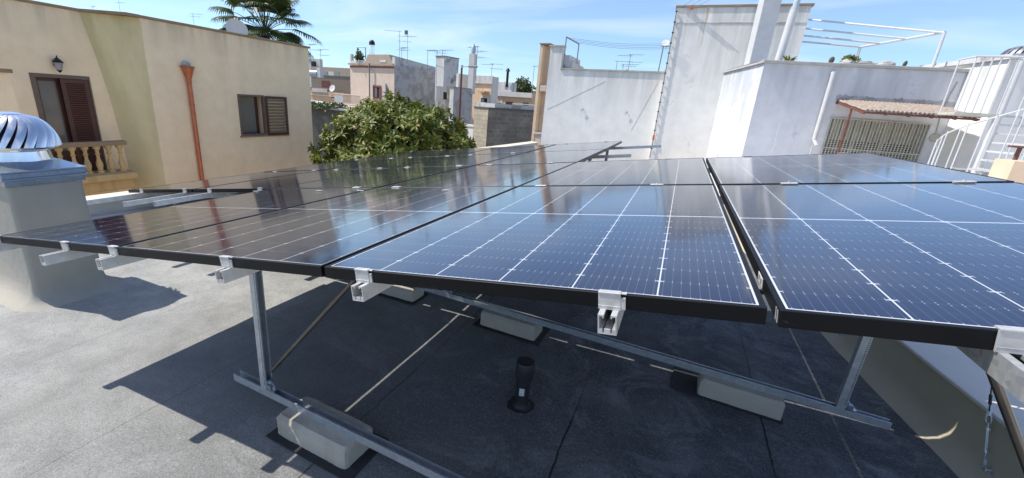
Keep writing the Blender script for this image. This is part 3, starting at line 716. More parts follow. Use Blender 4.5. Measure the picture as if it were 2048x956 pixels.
m.box((-hx-.012, -hy-.012, zt-.045), (hx+.012, hy+.012, zt)).box((-hx-.03, -hy-.03, zt), (hx+.03, hy+.03, zt+.012)).box((-hx-.02, -hy-.02, zt+.012), (hx+.02, hy+.02, zt+.05)).box((-hx-.03, -hy-.03, zt+.05), (hx+.03, hy+.03, zt+.062))
m.add([(-hx-.02, -hy-.02, zt+.062), (hx+.02, -hy-.02, zt+.062), (hx+.02, hy+.02, zt+.062), (-hx-.02, hy+.02, zt+.062), (-.17, -.17, zt+.10), (.17, -.17, zt+.10), (.17, .17, zt+.10), (-.17, .17, zt+.10)], [(0,1,5,4),(1,2,6,5),(2,3,7,6),(3,0,4,7),(4,5,6,7)])
fl = m.build('flashing', 'flash', ch, bevel=.003)
m = MB()
for i in range(5):
    for s in (-1, 1):
        yy_ = -hy+.05+i*(2*hy-.1)/4; m.tube((s*(hx+.02), yy_, zt+.03), (s*(hx+.024), yy_, zt+.03), .006, 8)
m.build('rivet', 'galv', fl)
tv = thing('turbine_ventilator', ((cx0+cx1)/2, (cy0+cy1)/2, ROOF+zt+.10), 'shiny round wind turbine ventilator with curved fins on the left chimney', 'ventilator')
R0 = .205
MB().lathe([(.16, -.03), (.185, -.01), (.178, .02), (.172, .065), (.185, .07), (.185, .08), (.168, .085)], n=40).build('collar', 'chrome', tv, smooth=True)
MB().lathe([(0, .335), (.035, .333), (.075, .322), (.078, .316), (.0, .318)], n=32).build('top_disc', 'chrome', tv, smooth=True)
MB().lathe([(.205, .083), (.222, .085), (.224, .100), (.207, .102), (.205, .083)], n=48).build('lower_ring', 'chrome', tv, smooth=True)
fin0 = None
for k in range(22):
    if fin0 is None:
        vs = []; fs = []; nn = 12; mm = 5
        for i in range(nn+1):
            s_ = i/nn; th = pi/2*s_
            rad_ = .232*cos(th*.93)**.65 if i < nn else .05
            rad_ = .07+(.236-.07)*(math.sqrt(max(0, 1-s_**2.3)))
            z_ = .100+.222*s_
            for j in range(mm+1):
                q_ = j/mm; a = rad(q_*17+s_*30); bulge = .030*math.sin(pi*q_*.5)*(1-s_*.6)
                vs.append(((rad_-.018+bulge)*cos(a), (rad_-.018+bulge)*sin(a), z_))
        for i in range(nn):
            for j in range(mm): a = i*(mm+1)+j; fs.append((a, a+1, a+mm+2, a+mm+1))
        fin0 = MB().add(vs, fs).build('fin', 'chrome', tv, smooth=True); f = fin0
    else:
        f = fin0.copy(); COL.objects.link(f)
    f.rotation_euler = (0, 0, 2*pi*k/22)
MB().lathe([(.14, .10), (.14, .25), (.05, .31)], n=24).build('core', 'black', tv, smooth=True)

# ================================================================== LEFT: cream house across the gap
XL = -11.5
def yz(px, py, x=XL): p = at(px, py, x=x); return p.y, p.z
hs = thing('cream_house', (XL, 8, GZ), 'cream rendered house with green mould stains, copper downpipe and brown shutters', 'house')
def LB(m, name, mat, par=hs, **k):
    o0 = par.matrix_world.translation if par is None else V((XL, 8, GZ))
    if par is not hs: o0 = V((XL, 8, GZ))
    m.v = [tuple(V(v)-o0) for v in m.v]
    return m.build(name, mat, par, **k)
yB, _ = yz(305, 200); yR, _ = yz(622, 200)
_, zT1 = yz(617, 97); _, zT0 = yz(283, 36)
ZT = (zT0+zT1)/2
wl = yz(474, 188); wr = yz(527, 194); wb = yz(481, 272)
wy0, wy1, wz1, wz0 = wl[0], wr[0], yz(474, 188)[1], wb[1]
wyE = yz(573, 230)[0]
# right part of the house: wall with a window opening (frame of boxes)
m = MB()
X0 = XL-.35
def wallbox(m, ya, yb, za, zb): m.box((X0, ya, za), (XL, yb, zb))
wallbox(m, yB, wy0, GZ, ZT); wallbox(m, wy0, wy1, GZ, wz0); wallbox(m, wy0, wy1, wz1, ZT); wallbox(m, wy1, yR, GZ, ZT)
m.box((XL-9, yR-.35, GZ), (X0, yR, ZT)); m.box((XL-9, yB, GZ), (XL-8.65, yR-.35, ZT)); m.box((XL-8.65, yB+.36, ZT-.5), (X0, yR-.35, ZT-.4))
LB(m, 'wall', 'cream')
LB(MB().box((XL-9.03, yB-.02, ZT+.002), (XL+.05, yR+.05, ZT+.062)), 'coping', 'coping', bevel=.01)
# recessed left part
XD = XL-.95
yJ = yz(262, 330, XD)[0]
yJt = yz(196, 30, XD)[0]
d0 = yz(70, 155, XD); d1 = yz(176, 160, XD); db = d1[1]-2.15
SLZ = yz(250, 345, XD+.5)[1]
SLZ = min(SLZ, db)
m = MB(); 
def wb2(m, ya, yb, za, zb): m.box((XD-.3, ya, za), (XD, yb, zb))
dy0, dy1 = d0[0], d1[0]; dz1 = d1[1]; dz0 = SLZ
wb2(m, -6, dy0, GZ, ZT); wb2(m, dy0, dy1, GZ, dz0); wb2(m, dy0, dy1, dz1, ZT); wb2(m, dy1, yB+.5, GZ, ZT)
LB(m, 'wall', 'cream')
LB(MB().box((XD-.33, -6, ZT+.002), (XD+.05, yB-.35, ZT+.062)), 'coping', 'coping', bevel=.01)
# mouldy return wall, curving out towards the top
m = MB(); vs = []; fs = []; n = 26
bot, top = -3.2, ZT
for k in range(n+1):
    z = bot+(top-bot)*k/n
    s = (z-bot)/(top-bot)
    w = .30+.45*(s**2.2)     # how far the left edge reaches towards the door at this height
    vs += [(XD-.0+.01, yB-w*1.0, z), (XL-.475, yB-w*.5, z), (XL, yB-.002, z), (XL-.30, yB-.002, z), (XD, yB-.002, z)]
for k in range(n):
    for i in range(5): fs.append((k*5+i, k*5+(i+1) % 5, (k+1)*5+(i+1) % 5, (k+1)*5+i))
fs += [tuple(range(5))[::-1], tuple(range(n*5, n*5+5))]
m.add(vs, fs); LB(m, 'return_wall', 'mould', smooth=False)
LB(MB().add([(XD, yB-.78, top+.003), (XL+.04, yB-.30, top+.003), (XL+.05, yB-.02, top+.003), (XD, yB-.02, top+.003), (XD, yB-.78, top+.064), (XL+.04, yB-.30, top+.064), (XL+.05, yB-.02, top+.064), (XD, yB-.02, top+.064)],
   [(0,3,2,1),(4,5,6,7),(0,1,5,4),(1,2,6,5),(2,3,7,6),(3,0,4,7)]), 'coping', 'coping')
# window: frame, glass, curtain, open louvred shutter
def louver(ya, yb, za, zb, x, par, mat='brownwood', slat='brownwood', st=.07, pitch=.055, name='shutter'):
    m = MB(); th = .04
    m.box((x, ya, za), (x+th, ya+st, zb)).box((x, yb-st, za), (x+th, yb, zb)).box((x, ya+st, za), (x+th, yb-st, za+st)).box((x, ya+st, zb-st), (x+th, yb-st, zb))
    sh = LB(m, name, mat, par, bevel=.004)
    m = MB(); z = za+st+.01
    while z < zb-st-.02:
        m.add([(x+.002, ya+st, z+.040), (x+.036, ya+st, z), (x+.036, yb-st, z), (x+.002, yb-st, z+.040), (x+.006, ya+st, z+.062), (x+.040, ya+st, z+.022), (x+.040, yb-st, z+.022), (x+.006, yb-st, z+.062)],
              [(0,1,2,3),(7,6,5,4),(0,4,5,1),(1,5,6,2),(2,6,7,3),(3,7,4,0)]); z += pitch
    o0 = V((XL, 8, GZ)); m.v = [tuple(V(v)-o0) for v in m.v]; m.build('louvre', slat, sh)
    return sh
m = MB(); f = .055
m.box((XL-.06, wy0, wz0), (XL+.025, wy0+f, wz1)).box((XL-.06, wy1-f, wz0), (XL+.025, wy1, wz1)).box((XL-.06, wy0+f, wz1-f), (XL+.025, wy1-f, wz1)).box((XL-.06, wy0+f, wz0), (XL+.025, wy1-f, wz0+f))
wn = LB(m, 'window', 'woodgrey')
def sub(m, name, mat, par): 
    o0 = V((XL, 8, GZ)); m.v = [tuple(V(v)-o0) for v in m.v]; return m.build(name, mat, par)
ym = wy0+(wy1-wy0)*.78
sub(MB().box((XL-.20, wy0, wz0), (XL-.15, wy0+.06, wz1)).box((XL-.20, ym, wz0), (XL-.15, ym+.05, wz1)).box((XL-.20, wy0, wz0), (XL-.15, ym, wz0+.07)).box((XL-.20, wy0, wz1-.07), (XL-.15, ym, wz1)), 'casement', 'brownwood', wn)
sub(MB().box((XL-.19, wy0+.06, wz0+.07), (XL-.185, ym, wz1-.07)), 'pane', 'glass', wn)
mm_ = MB(); vs = []; fs = []
for i in range(25):
    yv = wy0+.08+(ym-wy0-.1)*i/24; xx = XL-.24+.012*sin(i*1.9); vs += [(xx, yv, wz0+.1), (xx, yv, wz1-.1)]
for i in range(24): fs.append((2*i, 2*i+2, 2*i+3, 2*i+1))
sub(mm_.add(vs, fs), 'curtain', 'curtain', wn)
sub(MB().box((XL-.34, wy0, wz0), (XL-.32, wy1, wz1)), 'dark_room', 'dark', wn)
sub(MB().box((XL-.05, wy0-.04, wz0-.045), (XL+.05, wyE+.02, wz0-.005)), 'sill', 'coping', wn)
louver(wy1+.01, wyE, wz0-.01, wz1-.02, XL+.03, wn, st=.075, slat='tilewood', pitch=.098)
# door: one louvred leaf closed, the other open on a glazed leaf
ymid = dy0+(dy1-dy0)*.44
m = MB(); m.box((XD-.05, dy0-.09, dz0), (XD+.02, dy0, dz1+.08)).box((XD-.05, dy1, dz0), (XD+.02, dy1+.03, dz1+.08)).box((XD-.05, dy0, dz1), (XD+.02, dy1, dz1+.08))
dr = LB(m, 'door', 'woodgrey')
louver(ymid, dy1-.005, dz0+.02, dz1-.01, XD-.03, dr, st=.09, pitch=.05)
sub(MB().box((XD-.16, dy0+.01, dz0), (XD-.12, dy0+.07, dz1)).box((XD-.16, ymid-.03, dz0), (XD-.12, ymid+.03, dz1)).box((XD-.16, dy0+.07, dz1-.08), (XD-.12, ymid-.03, dz1)).box((XD-.16, dy0+.07, dz0), (XD-.12, ymid-.03, dz0+.55)), 'casement', 'brownwood', dr)
sub(MB().box((XD-.15, dy0+.07, dz0+.55), (XD-.145, ymid-.03, dz1-.08)), 'pane', 'glass', dr)
sub(MB().box((XD-.19, dy0+.05, dz0+.5), (XD-.18, ymid, dz1-.06)), 'curtain', 'curtain', dr)
sub(MB().box((XD-.29, dy0, dz0), (XD-.27, dy1, dz1)), 'dark_room', 'dark', dr)
# balcony with stone balusters
XBa = XD+.62
r0 = yz(118, 283, XBa); r1 = yz(244, 281, XBa); rz = r1[1]
sb = yz(250, 345, XBa)[1]
yb0, yb1 = -1.2, r1[0]+.05
bal = LB(MB().box((XD, yb0, sb-.16), (XBa+.10, yb1+.12, sb)).box((XD, yb0, sb-.42), (XBa-.02, yb1+.06, sb-.16)), 'balcony', 'stone', bevel=.015)
sub(MB().box((XBa-.09, yb0, rz-.10), (XBa+.09, yb1, rz)), 'handrail', 'coping', bal)
sub(MB().box((XBa-.08, yb0, sb), (XBa+.08, yb1, sb+.06)), 'plinth', 'coping', bal)
H_ = rz-.10-(sb+.06)
prof = [(.0, 0), (.075, 0), (.075, .06), (.045, .08), (.060, .11), (.050, .14), (.072, .27), (.066, .36), (.036, .52), (.034, .66), (.055, .70), (.036, .74), (.040, .84), (.068, .90), (.075, .93), (.075, 1.0), (0, 1.0)]
yy_ = yb1-.14; b0 = None
while yy_ > yb0+.1:
    if b0 is None:
        o = MB().lathe([(r_, z_*H_) for r_, z_ in prof], n=16).build('baluster', 'stone', bal, smooth=True); b0 = o
    else: o = b0.copy(); COL.objects.link(o)
    o.location = V((XBa, yy_, sb+.06))-V((XL, 8, GZ)); yy_ -= .235
# wall lamp
lp = at(115, 128, x=XD+.1)
la = LB(MB().box((XD, lp.y-.04, lp.z-.05), (XD+.03, lp.y+.04, lp.z+.08)).tube((XD, lp.y, lp.z+.10), (XD+.13, lp.y, lp.z+.14), .012, 6), 'wall_lamp', 'black')
sub(MB().lathe([(.05, -.13), (.085, .03), (0, .03)], (XD+.13, lp.y, lp.z), 6), 'lamp_glass', 'curtain', la)
sub(MB().lathe([(.11, .03), (.06, .09), (.02, .13), (.0, .20)], (XD+.13, lp.y, lp.z), 6).lathe([(0, -.19), (.04, -.15), (.05, -.13), (.0, -.13)], (XD+.13, lp.y, lp.z), 6), 'lamp_cap', 'black', la)
# copper downpipe with a funnel
t0 = at(376, 132, x=XL+.12); t1 = at(381, 158, x=XL+.1)
m = MB(); fz = t0.z; fy = t0.y
m.tube((XL+.09, fy, fz), (XL+.09, fy, fz-.02), .175, 20); m.tube((XL+.09, fy, fz-.02), (XL+.08, fy, fz-.34), .160, 20, .062)
m.tube((XL+.08, fy, fz-.32), (XL+.08, fy, fz-.42), .066, 14); m.tube((XL+.08, fy, fz-.40), (XL+.08, fy, GZ), .058, 16)
for zz in (-.1, -2.0, -3.9): m.tube((XL+.08, fy, zz), (XL+.08, fy, zz+.04), .064, 14)
LB(m, 'downpipe', 'copper', smooth=True)
LB(MB().tube((XL-.02, fy, fz+.06), (XL+.10, fy, fz+.03), .085, 14), 'spout', 'greypipe')
# small cream wall fragment at the extreme left
q0 = at(16, 146, x=-8.6); 
fr = tag(MB().add([(-8.6, q0.y-4, GZ), (-8.6, q0.y+.25, GZ), (-9.2, q0.y+.25, GZ), (-9.2, q0.y-4, GZ), (-8.6, q0.y-4, q0.z), (-8.6, q0.y, q0.z), (-9.2, q0.y, q0.z), (-9.2, q0.y-4, q0.z)],
    [(0,3,2,1),(4,5,6,7),(0,1,5,4),(1,2,6,5),(2,3,7,6),(3,0,4,7)]).build('garden_wall', 'cream'), 'piece of cream wall at the very left edge beside the door', 'wall')
MB().box((-9.25, q0.y-4, q0.z+.002), (-8.55, q0.y+.04, q0.z+.06)).build('coping', 'coping', fr)
# satellite dish on the roof of the cream house
dc = at(473, 60, x=XL-1.5)
dh = thing('satellite_dish', (dc.x, dc.y, dc.z), 'pale grey satellite dish seen over the cream house roof edge before the palm', 'satellite dish')
Rm = Matrix.Rotation(rad(62), 4, 'Y') @ Matrix.Identity(4)
Rm = Matrix.Rotation(rad(-25), 4, 'Z') @ Matrix.Rotation(rad(74), 4, 'Y')
MB().lathe([(r_*.32, .08*(r_**2)) for r_ in [i/8 for i in range(9)]]+[(.325, .08), (.0, .0-.006)], (0, 0, 0), 32, Rm).build('dish', 'villagewhite', dh, smooth=True)
MB().tube((-.05, 0, 0), (-.10, 0, -.1), .03).tube((-.10, 0, -.1), (-.10, 0, ZT-.45-dc.z), .025).build('mast', 'antenna', dh)

# ================================================================== RIGHT: whitewashed buildings
PF = at(1531, 120, y=12); PF = V((PF.x, PF.y, 0)); AF = 12
def frame_at(P, ang, z=0):
    return Matrix.Translation((P[0], P[1], z)) @ Matrix.Rotation(rad(ang), 4, 'Z')
def loc_thing(name, P, ang, label, cat, z=0, group=None):
    o = thing(name, (P[0], P[1], z), label, cat, group, rad(ang)); return o
def S(px, py): return atw(px, py, PF, AF)
wh = loc_thing('white_house', PF, AF, 'low whitewashed roof house with a barred window, a white downpipe and a bright sunlit side', 'house')
zTop0 = S(1531, 120)[1]; sEnd, zTopE = S(1945, 150); zTop = (zTop0+zTopE)/2-.01
ws0, wz1_ = S(1664, 233); ws1 = S(1858, 254)[0]; wz1_ = (wz1_+S(1858, 254)[1])/2; wz0_ = wz1_-1.25
sDoor0, sDoor1 = S(1893, 280)[0], S(1935, 285)[0]
m = MB(); D = 5.2
# front wall with openings (depth .3), then box
def fw(a, b, z0, z1): m.box((a, 0, z0), (b, .3, z1))
fw(0, ws0, NB-.5, zTop); fw(ws0, ws1, NB-.5, wz0_); fw(ws0, ws1, wz1_, zTop); fw(ws1, sEnd, NB-.5, zTop)
m.box((.0, .3, NB-.5), (.3, D, zTop)).box((sEnd-.3, .3, NB-.5), (sEnd, D, zTop)).box((.3, D-.3, NB-.5), (sEnd-.3, D, zTop)).box((.3, .3, zTop-.3), (sEnd-.3, D-.3, zTop-.2))
m.build('wall', 'whitew', wh)
m = MB(); m.box((-.05, -.05, zTop+.002), (sEnd+.06, .33, zTop+.07)).box((-.05, .33, zTop+.002), (.33, D, zTop+.07)).box((sEnd-.3, .33, zTop+.002), (sEnd+.05, D, zTop+.07)); m.build('coping', 'greycap', wh, bevel=.008)
# window with rolled shutters and a grille
m = MB(); m.box((ws0, .22, wz0_), (ws1, .24, wz1_)); win = m.build('window', 'dark', wh)
m = MB(); n = 17; dw = (ws1-ws0)/n
for i in range(n):
    xx = ws0+i*dw; vsA = []
    for k in range(7):
        a = pi*k/6; vsA.append((xx+dw/2-cos(a)*dw*.46, .20-sin(a)*.05))
    z0a = wz1_-.48
    vs = [(x, y, z0a) for x, y in vsA]+[(x, y, wz1_) for x, y in vsA]
    m.add(vs, [(k, k+1, k+8, k+7) for k in range(6)]+[tuple(range(7))])
m.build('ribbed_shutter_box', 'slatgrey', win, smooth=True)
m = MB(); z = wz0_
while z < wz1_-.5:
    m.box((ws0, .17, z), (ws1, .185, z+.028)); z += .05
m.build('shutter_slat', 'slatgrey', win)
for s_ in (.0, .30, .60, .965): 
    xx = ws0+(ws1-ws0)*s_; MB().box((xx-.0, .14, wz0_), (xx+.09, .165, wz1_-.02)).build('mullion', 'slatgrey', win)
m = MB(); n = 30
for i in range(n+1):
    xx = ws0+(ws1-ws0)*i/n; m.box((xx-.009, -.035, wz0_-.05), (xx+.009, -.017, wz1_+.02))
for zz in (wz0_+.0, wz0_+.55, wz1_): m.box((ws0-.03, -.040, zz), (ws1+.03, -.012, zz+.025))
m.build('grille', 'slatgrey', win)
# white downpipe
p0 = S(1664, 147); p1 = S(1617, 279)
m = MB(); m.tube((p0[0], .02, p0[1]), (p0[0], -.08, p0[1]), .05, 12).tube((p0[0], -.075, p0[1]+.03), (p0[0]-.0, -.075, p1[1]), .048, 14).tube((p0[0], -.075, p1[1]), (p0[0]+.05, -.16, p1[1]-.12), .045, 12)
m.tube((p0[0], -.07, p1[1]-.1), (p0[0], -.05, NB), .012, 6)
m.build('downpipe', 'whitepaint', wh, smooth=True)
# bulkhead lamp and patched cable
l0 = S(1868, 275); MB().lathe([(0, 0), (.10, 0), (.10, .03), (.07, .07), (0, .08)], (l0[0], 0, l0[1]), 16, Matrix.Rotation(pi/2, 4, 'X')).build('wall_lamp', 'slatgrey', wh, smooth=True)
m = MB(); c0 = S(1915, 163); c1 = S(1880, 235)
m.path([V((c0[0], -.01, c0[1])), V((c0[0]-.05, -.01, c0[1]-.3)), V((c1[0], -.01, c1[1])), V((l0[0], -.01, l0[1]+.1))], .012, 6); m.build('cable', 'slatgrey', wh)
# doorway panel at the right of the window
m = MB(); m.box((sDoor0, -.03, NB), (min(sDoor1, sEnd-.05), -.001, NB+2.05)); dd = m.build('door', 'whitepaint', wh, bevel=.01)
m = MB(); 
for i in range(1, 4): m.box((sDoor0+(sDoor1-sDoor0)*i/4-.01, -.04, NB+.1), (sDoor0+(sDoor1-sDoor0)*i/4+.01, -.03, NB+1.95))
m.build('door_batten', 'slatgrey', dd)
# grime line above the awning
m = MB(); rnd = random.Random(2); ga = S(1672, 197)[0]; gb = S(1905, 225)[0]; gz = S(1680, 197)[1]+.0; n = 60
up_ = [(ga+(gb-ga)*i/n, -.003, gz+.05+.07*abs(mnoise.noise(V((i*.35, 0, 0))))+.02*rnd.random()) for i in range(n+1)]; dn_ = [(x, -.003, gz-.04) for x, _, _ in up_]
m.add(dn_+up_, [(i, i+1, i+n+2, i+n+1) for i in range(n)]); m.build('grime_line', 'greyblotch', wh)
m = MB(); s_p = S(1560, 245); m.box((s_p[0]-.0, -.006, NB), (s_p[0]+1.0, -.001, s_p[1])); m.build('render_patch', 'whitew', wh)
# wavy tile awning on rusty posts
aw = loc_thing('tiled_awning', PF, AF, 'small sloping awning of pinkish wavy tiles on a red-brown post over the barred window', 'awning')
a0s = S(1672, 197)[0]; a1s = S(1905, 225)[0]; az = S(1680, 197)[1]
Aout = PF+V((sin(rad(AF)), -cos(rad(AF)), 0))*1.25
oL = atw(1712, 214, Aout, AF); oR = atw(1962, 238, Aout, AF)
# wavy sheet
s0, s1, zi, zo = a0s+.02, oR[0]-.0, az-.02, (oL[1]+oR[1])/2
m = MB(); nw = 26*8; vs = []; rows = 9
for j in range(rows+1):
    q = j/rows
    for i in range(nw+1):
        s = s0+(s1-s0)*i/nw
        w = .030*abs(sin(pi*i/8))-.012
        step = .018*(((q*rows) % 3)/3.0)
        vs.append((s, -1.25*q, zi+(zo-zi)*q+w-step))
fs = [(j*(nw+1)+i, j*(nw+1)+i+1, (j+1)*(nw+1)+i+1, (j+1)*(nw+1)+i) for j in range(rows) for i in range(nw)]
o = m.add(vs, fs).build('tile_sheet', 'tiles', aw); sm = o.modifiers.new('thick', 'SOLIDIFY'); sm.thickness = .022; sm.offset = -1
m = MB(); m.box((s0, -1.235, zo-.075), (s1, -1.20, zo-.035)).box((s0, -.05, zi-.11), (s1, -.01, zi-.05))
for i in range(6):
    s = s0+(s1-s0)*i/5; s = min(max(s, s0), s1-.05)
    m.add([(s, -.03, zi-.09), (s+.04, -.03, zi-.09), (s+.04, -1.2, zo-.09), (s, -1.2, zo-.09), (s, -.03, zi-.035), (s+.04, -.03, zi-.035), (s+.04, -1.2, zo-.035), (s, -1.2, zo-.035)], [(0,3,2,1),(4,5,6,7),(0,1,5,4),(1,2,6,5),(2,3,7,6),(3,0,4,7)])
m.build('rafter', 'rust', aw)
m = MB(); pz = (zi+zo)/2-.06; pS = atw(1705, 213, PF+V((sin(rad(AF)), -cos(rad(AF)), 0))*.65, AF)[0]
m.tube((pS, -.65, NB), (pS, -.65, pz), .022, 8); m.build('post', 'rust', aw)
# roof items on the white house
def on_roof(px, py, dd_):  # point on a plane dd_ m behind the front wall
    P = PF+V((-sin(rad(AF)), cos(rad(AF)), 0))*dd_; s, z = atw(px, py, P, AF)
    return P+V((cos(rad(AF)), sin(rad(AF)), 0))*s+ZV*z
# rectangular white flue and round pipes
c = on_roof(1511, 122, 2.3)
f = thing('chimney_flue', (c.x, c.y, zTop-.3), 'tall square white flue rising out of the top of the photo', 'chimney', None, rad(AF))
MB().box((-.22, -.22, -.1), (.22, .22, 4.2)).build('shaft', 'whitepaint', f, bevel=.01)
c = on_roof(1556, 118, .7)
f = thing('vent_stack', (c.x, c.y, zTop-.25), 'pale blue-grey round pipe with a thicker lower sleeve beside the square flue', 'pipe')
f.rotation_euler = (0, rad(3), 0)
MB().tube((0, 0, 0), (0, 0, 1.55), .092, 18).build('sleeve', 'whitepaint', f, smooth=True)
MB().tube((0, 0, 1.55), (0, 0, 4), .068, 18).tube((0, 0, 1.5), (0, 0, 1.62), .085, 16).build('pipe', 'greypipe', f, smooth=True)
# steel pergola frame on the roof
pg = thing('pergola_frame', (PF.x, PF.y, zTop), 'bare white steel pergola frame on the white house roof', 'pergola')
o0 = V(pg.location)
A1 = on_roof(1890, 64, .6); A2 = on_roof(1721, 94, 2.9)
m = MB(); m.tube(A1-o0, A2-o0, .032, 8)
MBs = []
ends = [(1616, 39), (1610, 57), (1605, 71), (1601, 83)]; sts = [(1883, 65), (1822, 76), (1769, 86), (1722, 94)]
T = V((1.9, 15, 0)); TA = 4
m.build('beam', 'whitepaint', pg)
for (e, s_), fr_ in zip(zip(ends, sts), (0.03, .40, .72, 1.0)):
    a = A1.lerp(A2, fr_); b = at(e[0], e[1], y=15.2+fr_*.0)
    P = V((b.x, 15.12+.0, b.z)); MB().tube(a-o0, V((b.x, b.y, b.z))-o0, .024, 8).build('bar', 'whitepaint', pg)
MB().tube(A1-o0, V((A1.x, A1.y, zTop-.2))-o0, .032, 8).build('post', 'whitepaint', pg)
MB().tube(A2-o0, V((A2.x, A2.y, zTop-.2))-o0, .032, 8).build('post', 'whitepaint', pg)
# stones, cactus and plant on the roof edge
def rock(px, py, w, h, d, label, seed, mat='greycap'):
    c = on_roof(px, py, .25)
    bm = bmesh.new(); bmesh.ops.create_icosphere(bm, subdivisions=3, radius=1)
    for v in bm.verts:
        n = mnoise.noise(v.co*1.6+V((seed, 0, 0)))*.28; v.co *= 1+n; v.co.x *= w; v.co.y *= .11; v.co.z *= h
    me = bpy.data.meshes.new('rock'); bm.to_mesh(me); bm.free(); me.materials.append(MT[mat])
    o = bpy.data.objects.new('rock', me); COL.objects.link(o); o.location = (c.x, c.y, zTop+.07+h*.7); o.rotation_euler = (0, 0, rad(AF)); return tag(o, label, 'rock', 'stones on the roof edge')
rock(1696, 124, .13, .08, .1, 'brownish stone under the left end of the roof plant', 1)
rock(1725, 127, .24, .07, .1, 'long pale stone in the middle of the white roof edge', 2)
rock(1772, 129, .20, .075, .1, 'grey hollowed stone right of the long pale stone on the roof edge', 3, 'greycap')
def cactus(px, py, h, w, label, mat):
    c = on_roof(px, py, .15); o = MB()
    M_ = Matrix.Diagonal((w, .03, h, 1)); vs = []; 
    o.lathe([(sin(pi*i/8), -cos(pi*i/8)+1) for i in range(9)], (0, 0, 0), 14, M_)
    ob = o.build('cactus_pad', mat, smooth=True); ob.location = (c.x, c.y, zTop+.06); ob.rotation_euler = (0, rad(12), rad(AF)); return tag(ob, label, 'cactus')
cactus(1661, 122, .085, .06, 'brown rounded cactus pad on the white roof edge left of the plant', 'bark')
cactus(1807, 132, .075, .04, 'small dark cactus pad standing near the pergola post', 'foliagefar')

def leafclump(c, R_, n, size, mat, name, label, cat, kind=None, flat=1., parent=None, seed=1):
    rnd = random.Random(seed); m = MB()
    for i in range(n):
        d = V((rnd.gauss(0, 1), rnd.gauss(0, 1), rnd.gauss(0, 1))).normalized()*R_*rnd.uniform(.45, 1)
        p = V((d.x, d.y, d.z*flat)); a = V((rnd.gauss(0, 1), rnd.gauss(0, 1), rnd.gauss(.4, .6))).normalized(); b = a.orthogonal().normalized()
        L_ = size*rnd.uniform(.7, 1.3)
        m.add([p, p+a*L_*.5+b*L_*.3, p+a*L_, p+a*L_*.5-b*L_*.3], [(0, 1, 2, 3)])
    o = m.build(name, mat, parent); o.location = c
    if label: tag(o, label, cat)
    return o
c = on_roof(1712, 116, .3)
leafclump(V((c.x-.1, c.y, zTop+.20)), .17, 260, .07, 'leaf', 'succulent_plant', 'yellow-green succulent plant on the white roof edge', 'plant', flat=.5, seed=5)
c = on_roof(1578, 118, .3)
m = MB(); rnd = random.Random(3)
for i in range(22):
    a = rnd.uniform(0, 2*pi); e = V((cos(a)*.16, sin(a)*.10, rnd.uniform(.05, .20))); s_ = V((-sin(a), cos(a), 0))*.012; m.add([s_, -s_, e*.6+ZV*.04-s_, e, e*.6+ZV*.04+s_], [(0, 1, 2, 3, 4)])
o = m.build('aloe_plant', 'leaf'); o.location = (c.x, c.y, zTop+.05); tag(o, 'small spiky aloe plant at the foot of the pale pipes', 'plant')

# tower wall and long white wall
TP = V((1.9, 15.05, 0)); TA = 1
def ST_(px, py): return atw(px, py, TP, TA)
tw = loc_thing('white_tower', TP, TA, 'tall white windowless wall block with a dark cable run down its left edge', 'building')
sl_, zl = ST_(1355, 6); sl2 = ST_(1300, 310)[0]; sr, zr = ST_(1621, 22); zt_ = (zl+zr)/2
sl_ = (sl_+sl2)/2
m = MB(); m.box((sl_, 0, -3), (sr, 4, zt_)); m.build('wall', 'tower', tw)
m = MB(); m.box((sl_-.03, -.03, zt_+.002), (sr+.05, 4.03, zt_+.06)); m.build('coping', 'coping', tw)
m = MB(); zb_ = zt_-.42; m.box((sl_+.0, -.012, zb_-.02), (sr, -.001, zb_)); m.build('ledge_line', 'greyblotch2', tw)
m = MB(); xx = sl_+.015
m.tube((xx, -.05, -.9), (xx, -.05, zt_-.1), .014, 8)
m.build('cable_pipe', 'antenna', tw)
m = MB(); z = -.6
while z < zt_: m.box((xx-.030, -.065, z), (xx+.028, -.02, z+.03)); z += .30
m.build('pipe_clip', 'black', tw)
m = MB().tube((xx, -.05, -.28), (xx, -.05, -.14), .035, 8); m.build('orange_band', 'red', tw)
# rust streak: a real drip from the coping
t = NT('rust_streak'); n_ = t.noise(t.wcoord((9, 9, .6)), 1, 5); t.base(t.mix(t.ramp(n_, .35, .65), (.50, .30, .12), (.72, .68, .60))); t.rough(.9); MT['ruststreak'] = t.m
s_, z_ = ST_(1417, 14)
m = MB(); pts = [];
for k in range(9):
    q = k/8; w = .022*(1-q)**.8+.003; pts.append((s_+.02*sin(k*1.3)*.3-w, z_-.03-q*1.15)); 
L_ = [(a, -.004, b) for a, b in pts]; R2_ = [(a+2*(.022*(1-k/8)**.8+.003), -.004, b) for k, (a, b) in enumerate(pts)]
m.add(L_+R2_, [(k, k+1, k+10, k+9) for k in range(8)]); m.build('rust_drip', 'ruststreak', tw)
# wires strung from the tower top with an orange insulator
m = MB(); a_ = ST_(1361, 14); b_ = ST_(1440, 0); 
for k in range(3): m.tube((a_[0]+.02+k*.15, -.02, a_[1]-.04*k), (a_[0]+.55+k*.15, -.25, a_[1]+.28-.05*k), .008, 5)
m.build('wire', 'curtain', tw)
i_ = ST_(1383, 17); MB().lathe([(0, -.03), (.05, -.02), (.055, .02), (0, .035)], (i_[0], -.07, i_[1]), 10).build('insulator', 'red', tw)
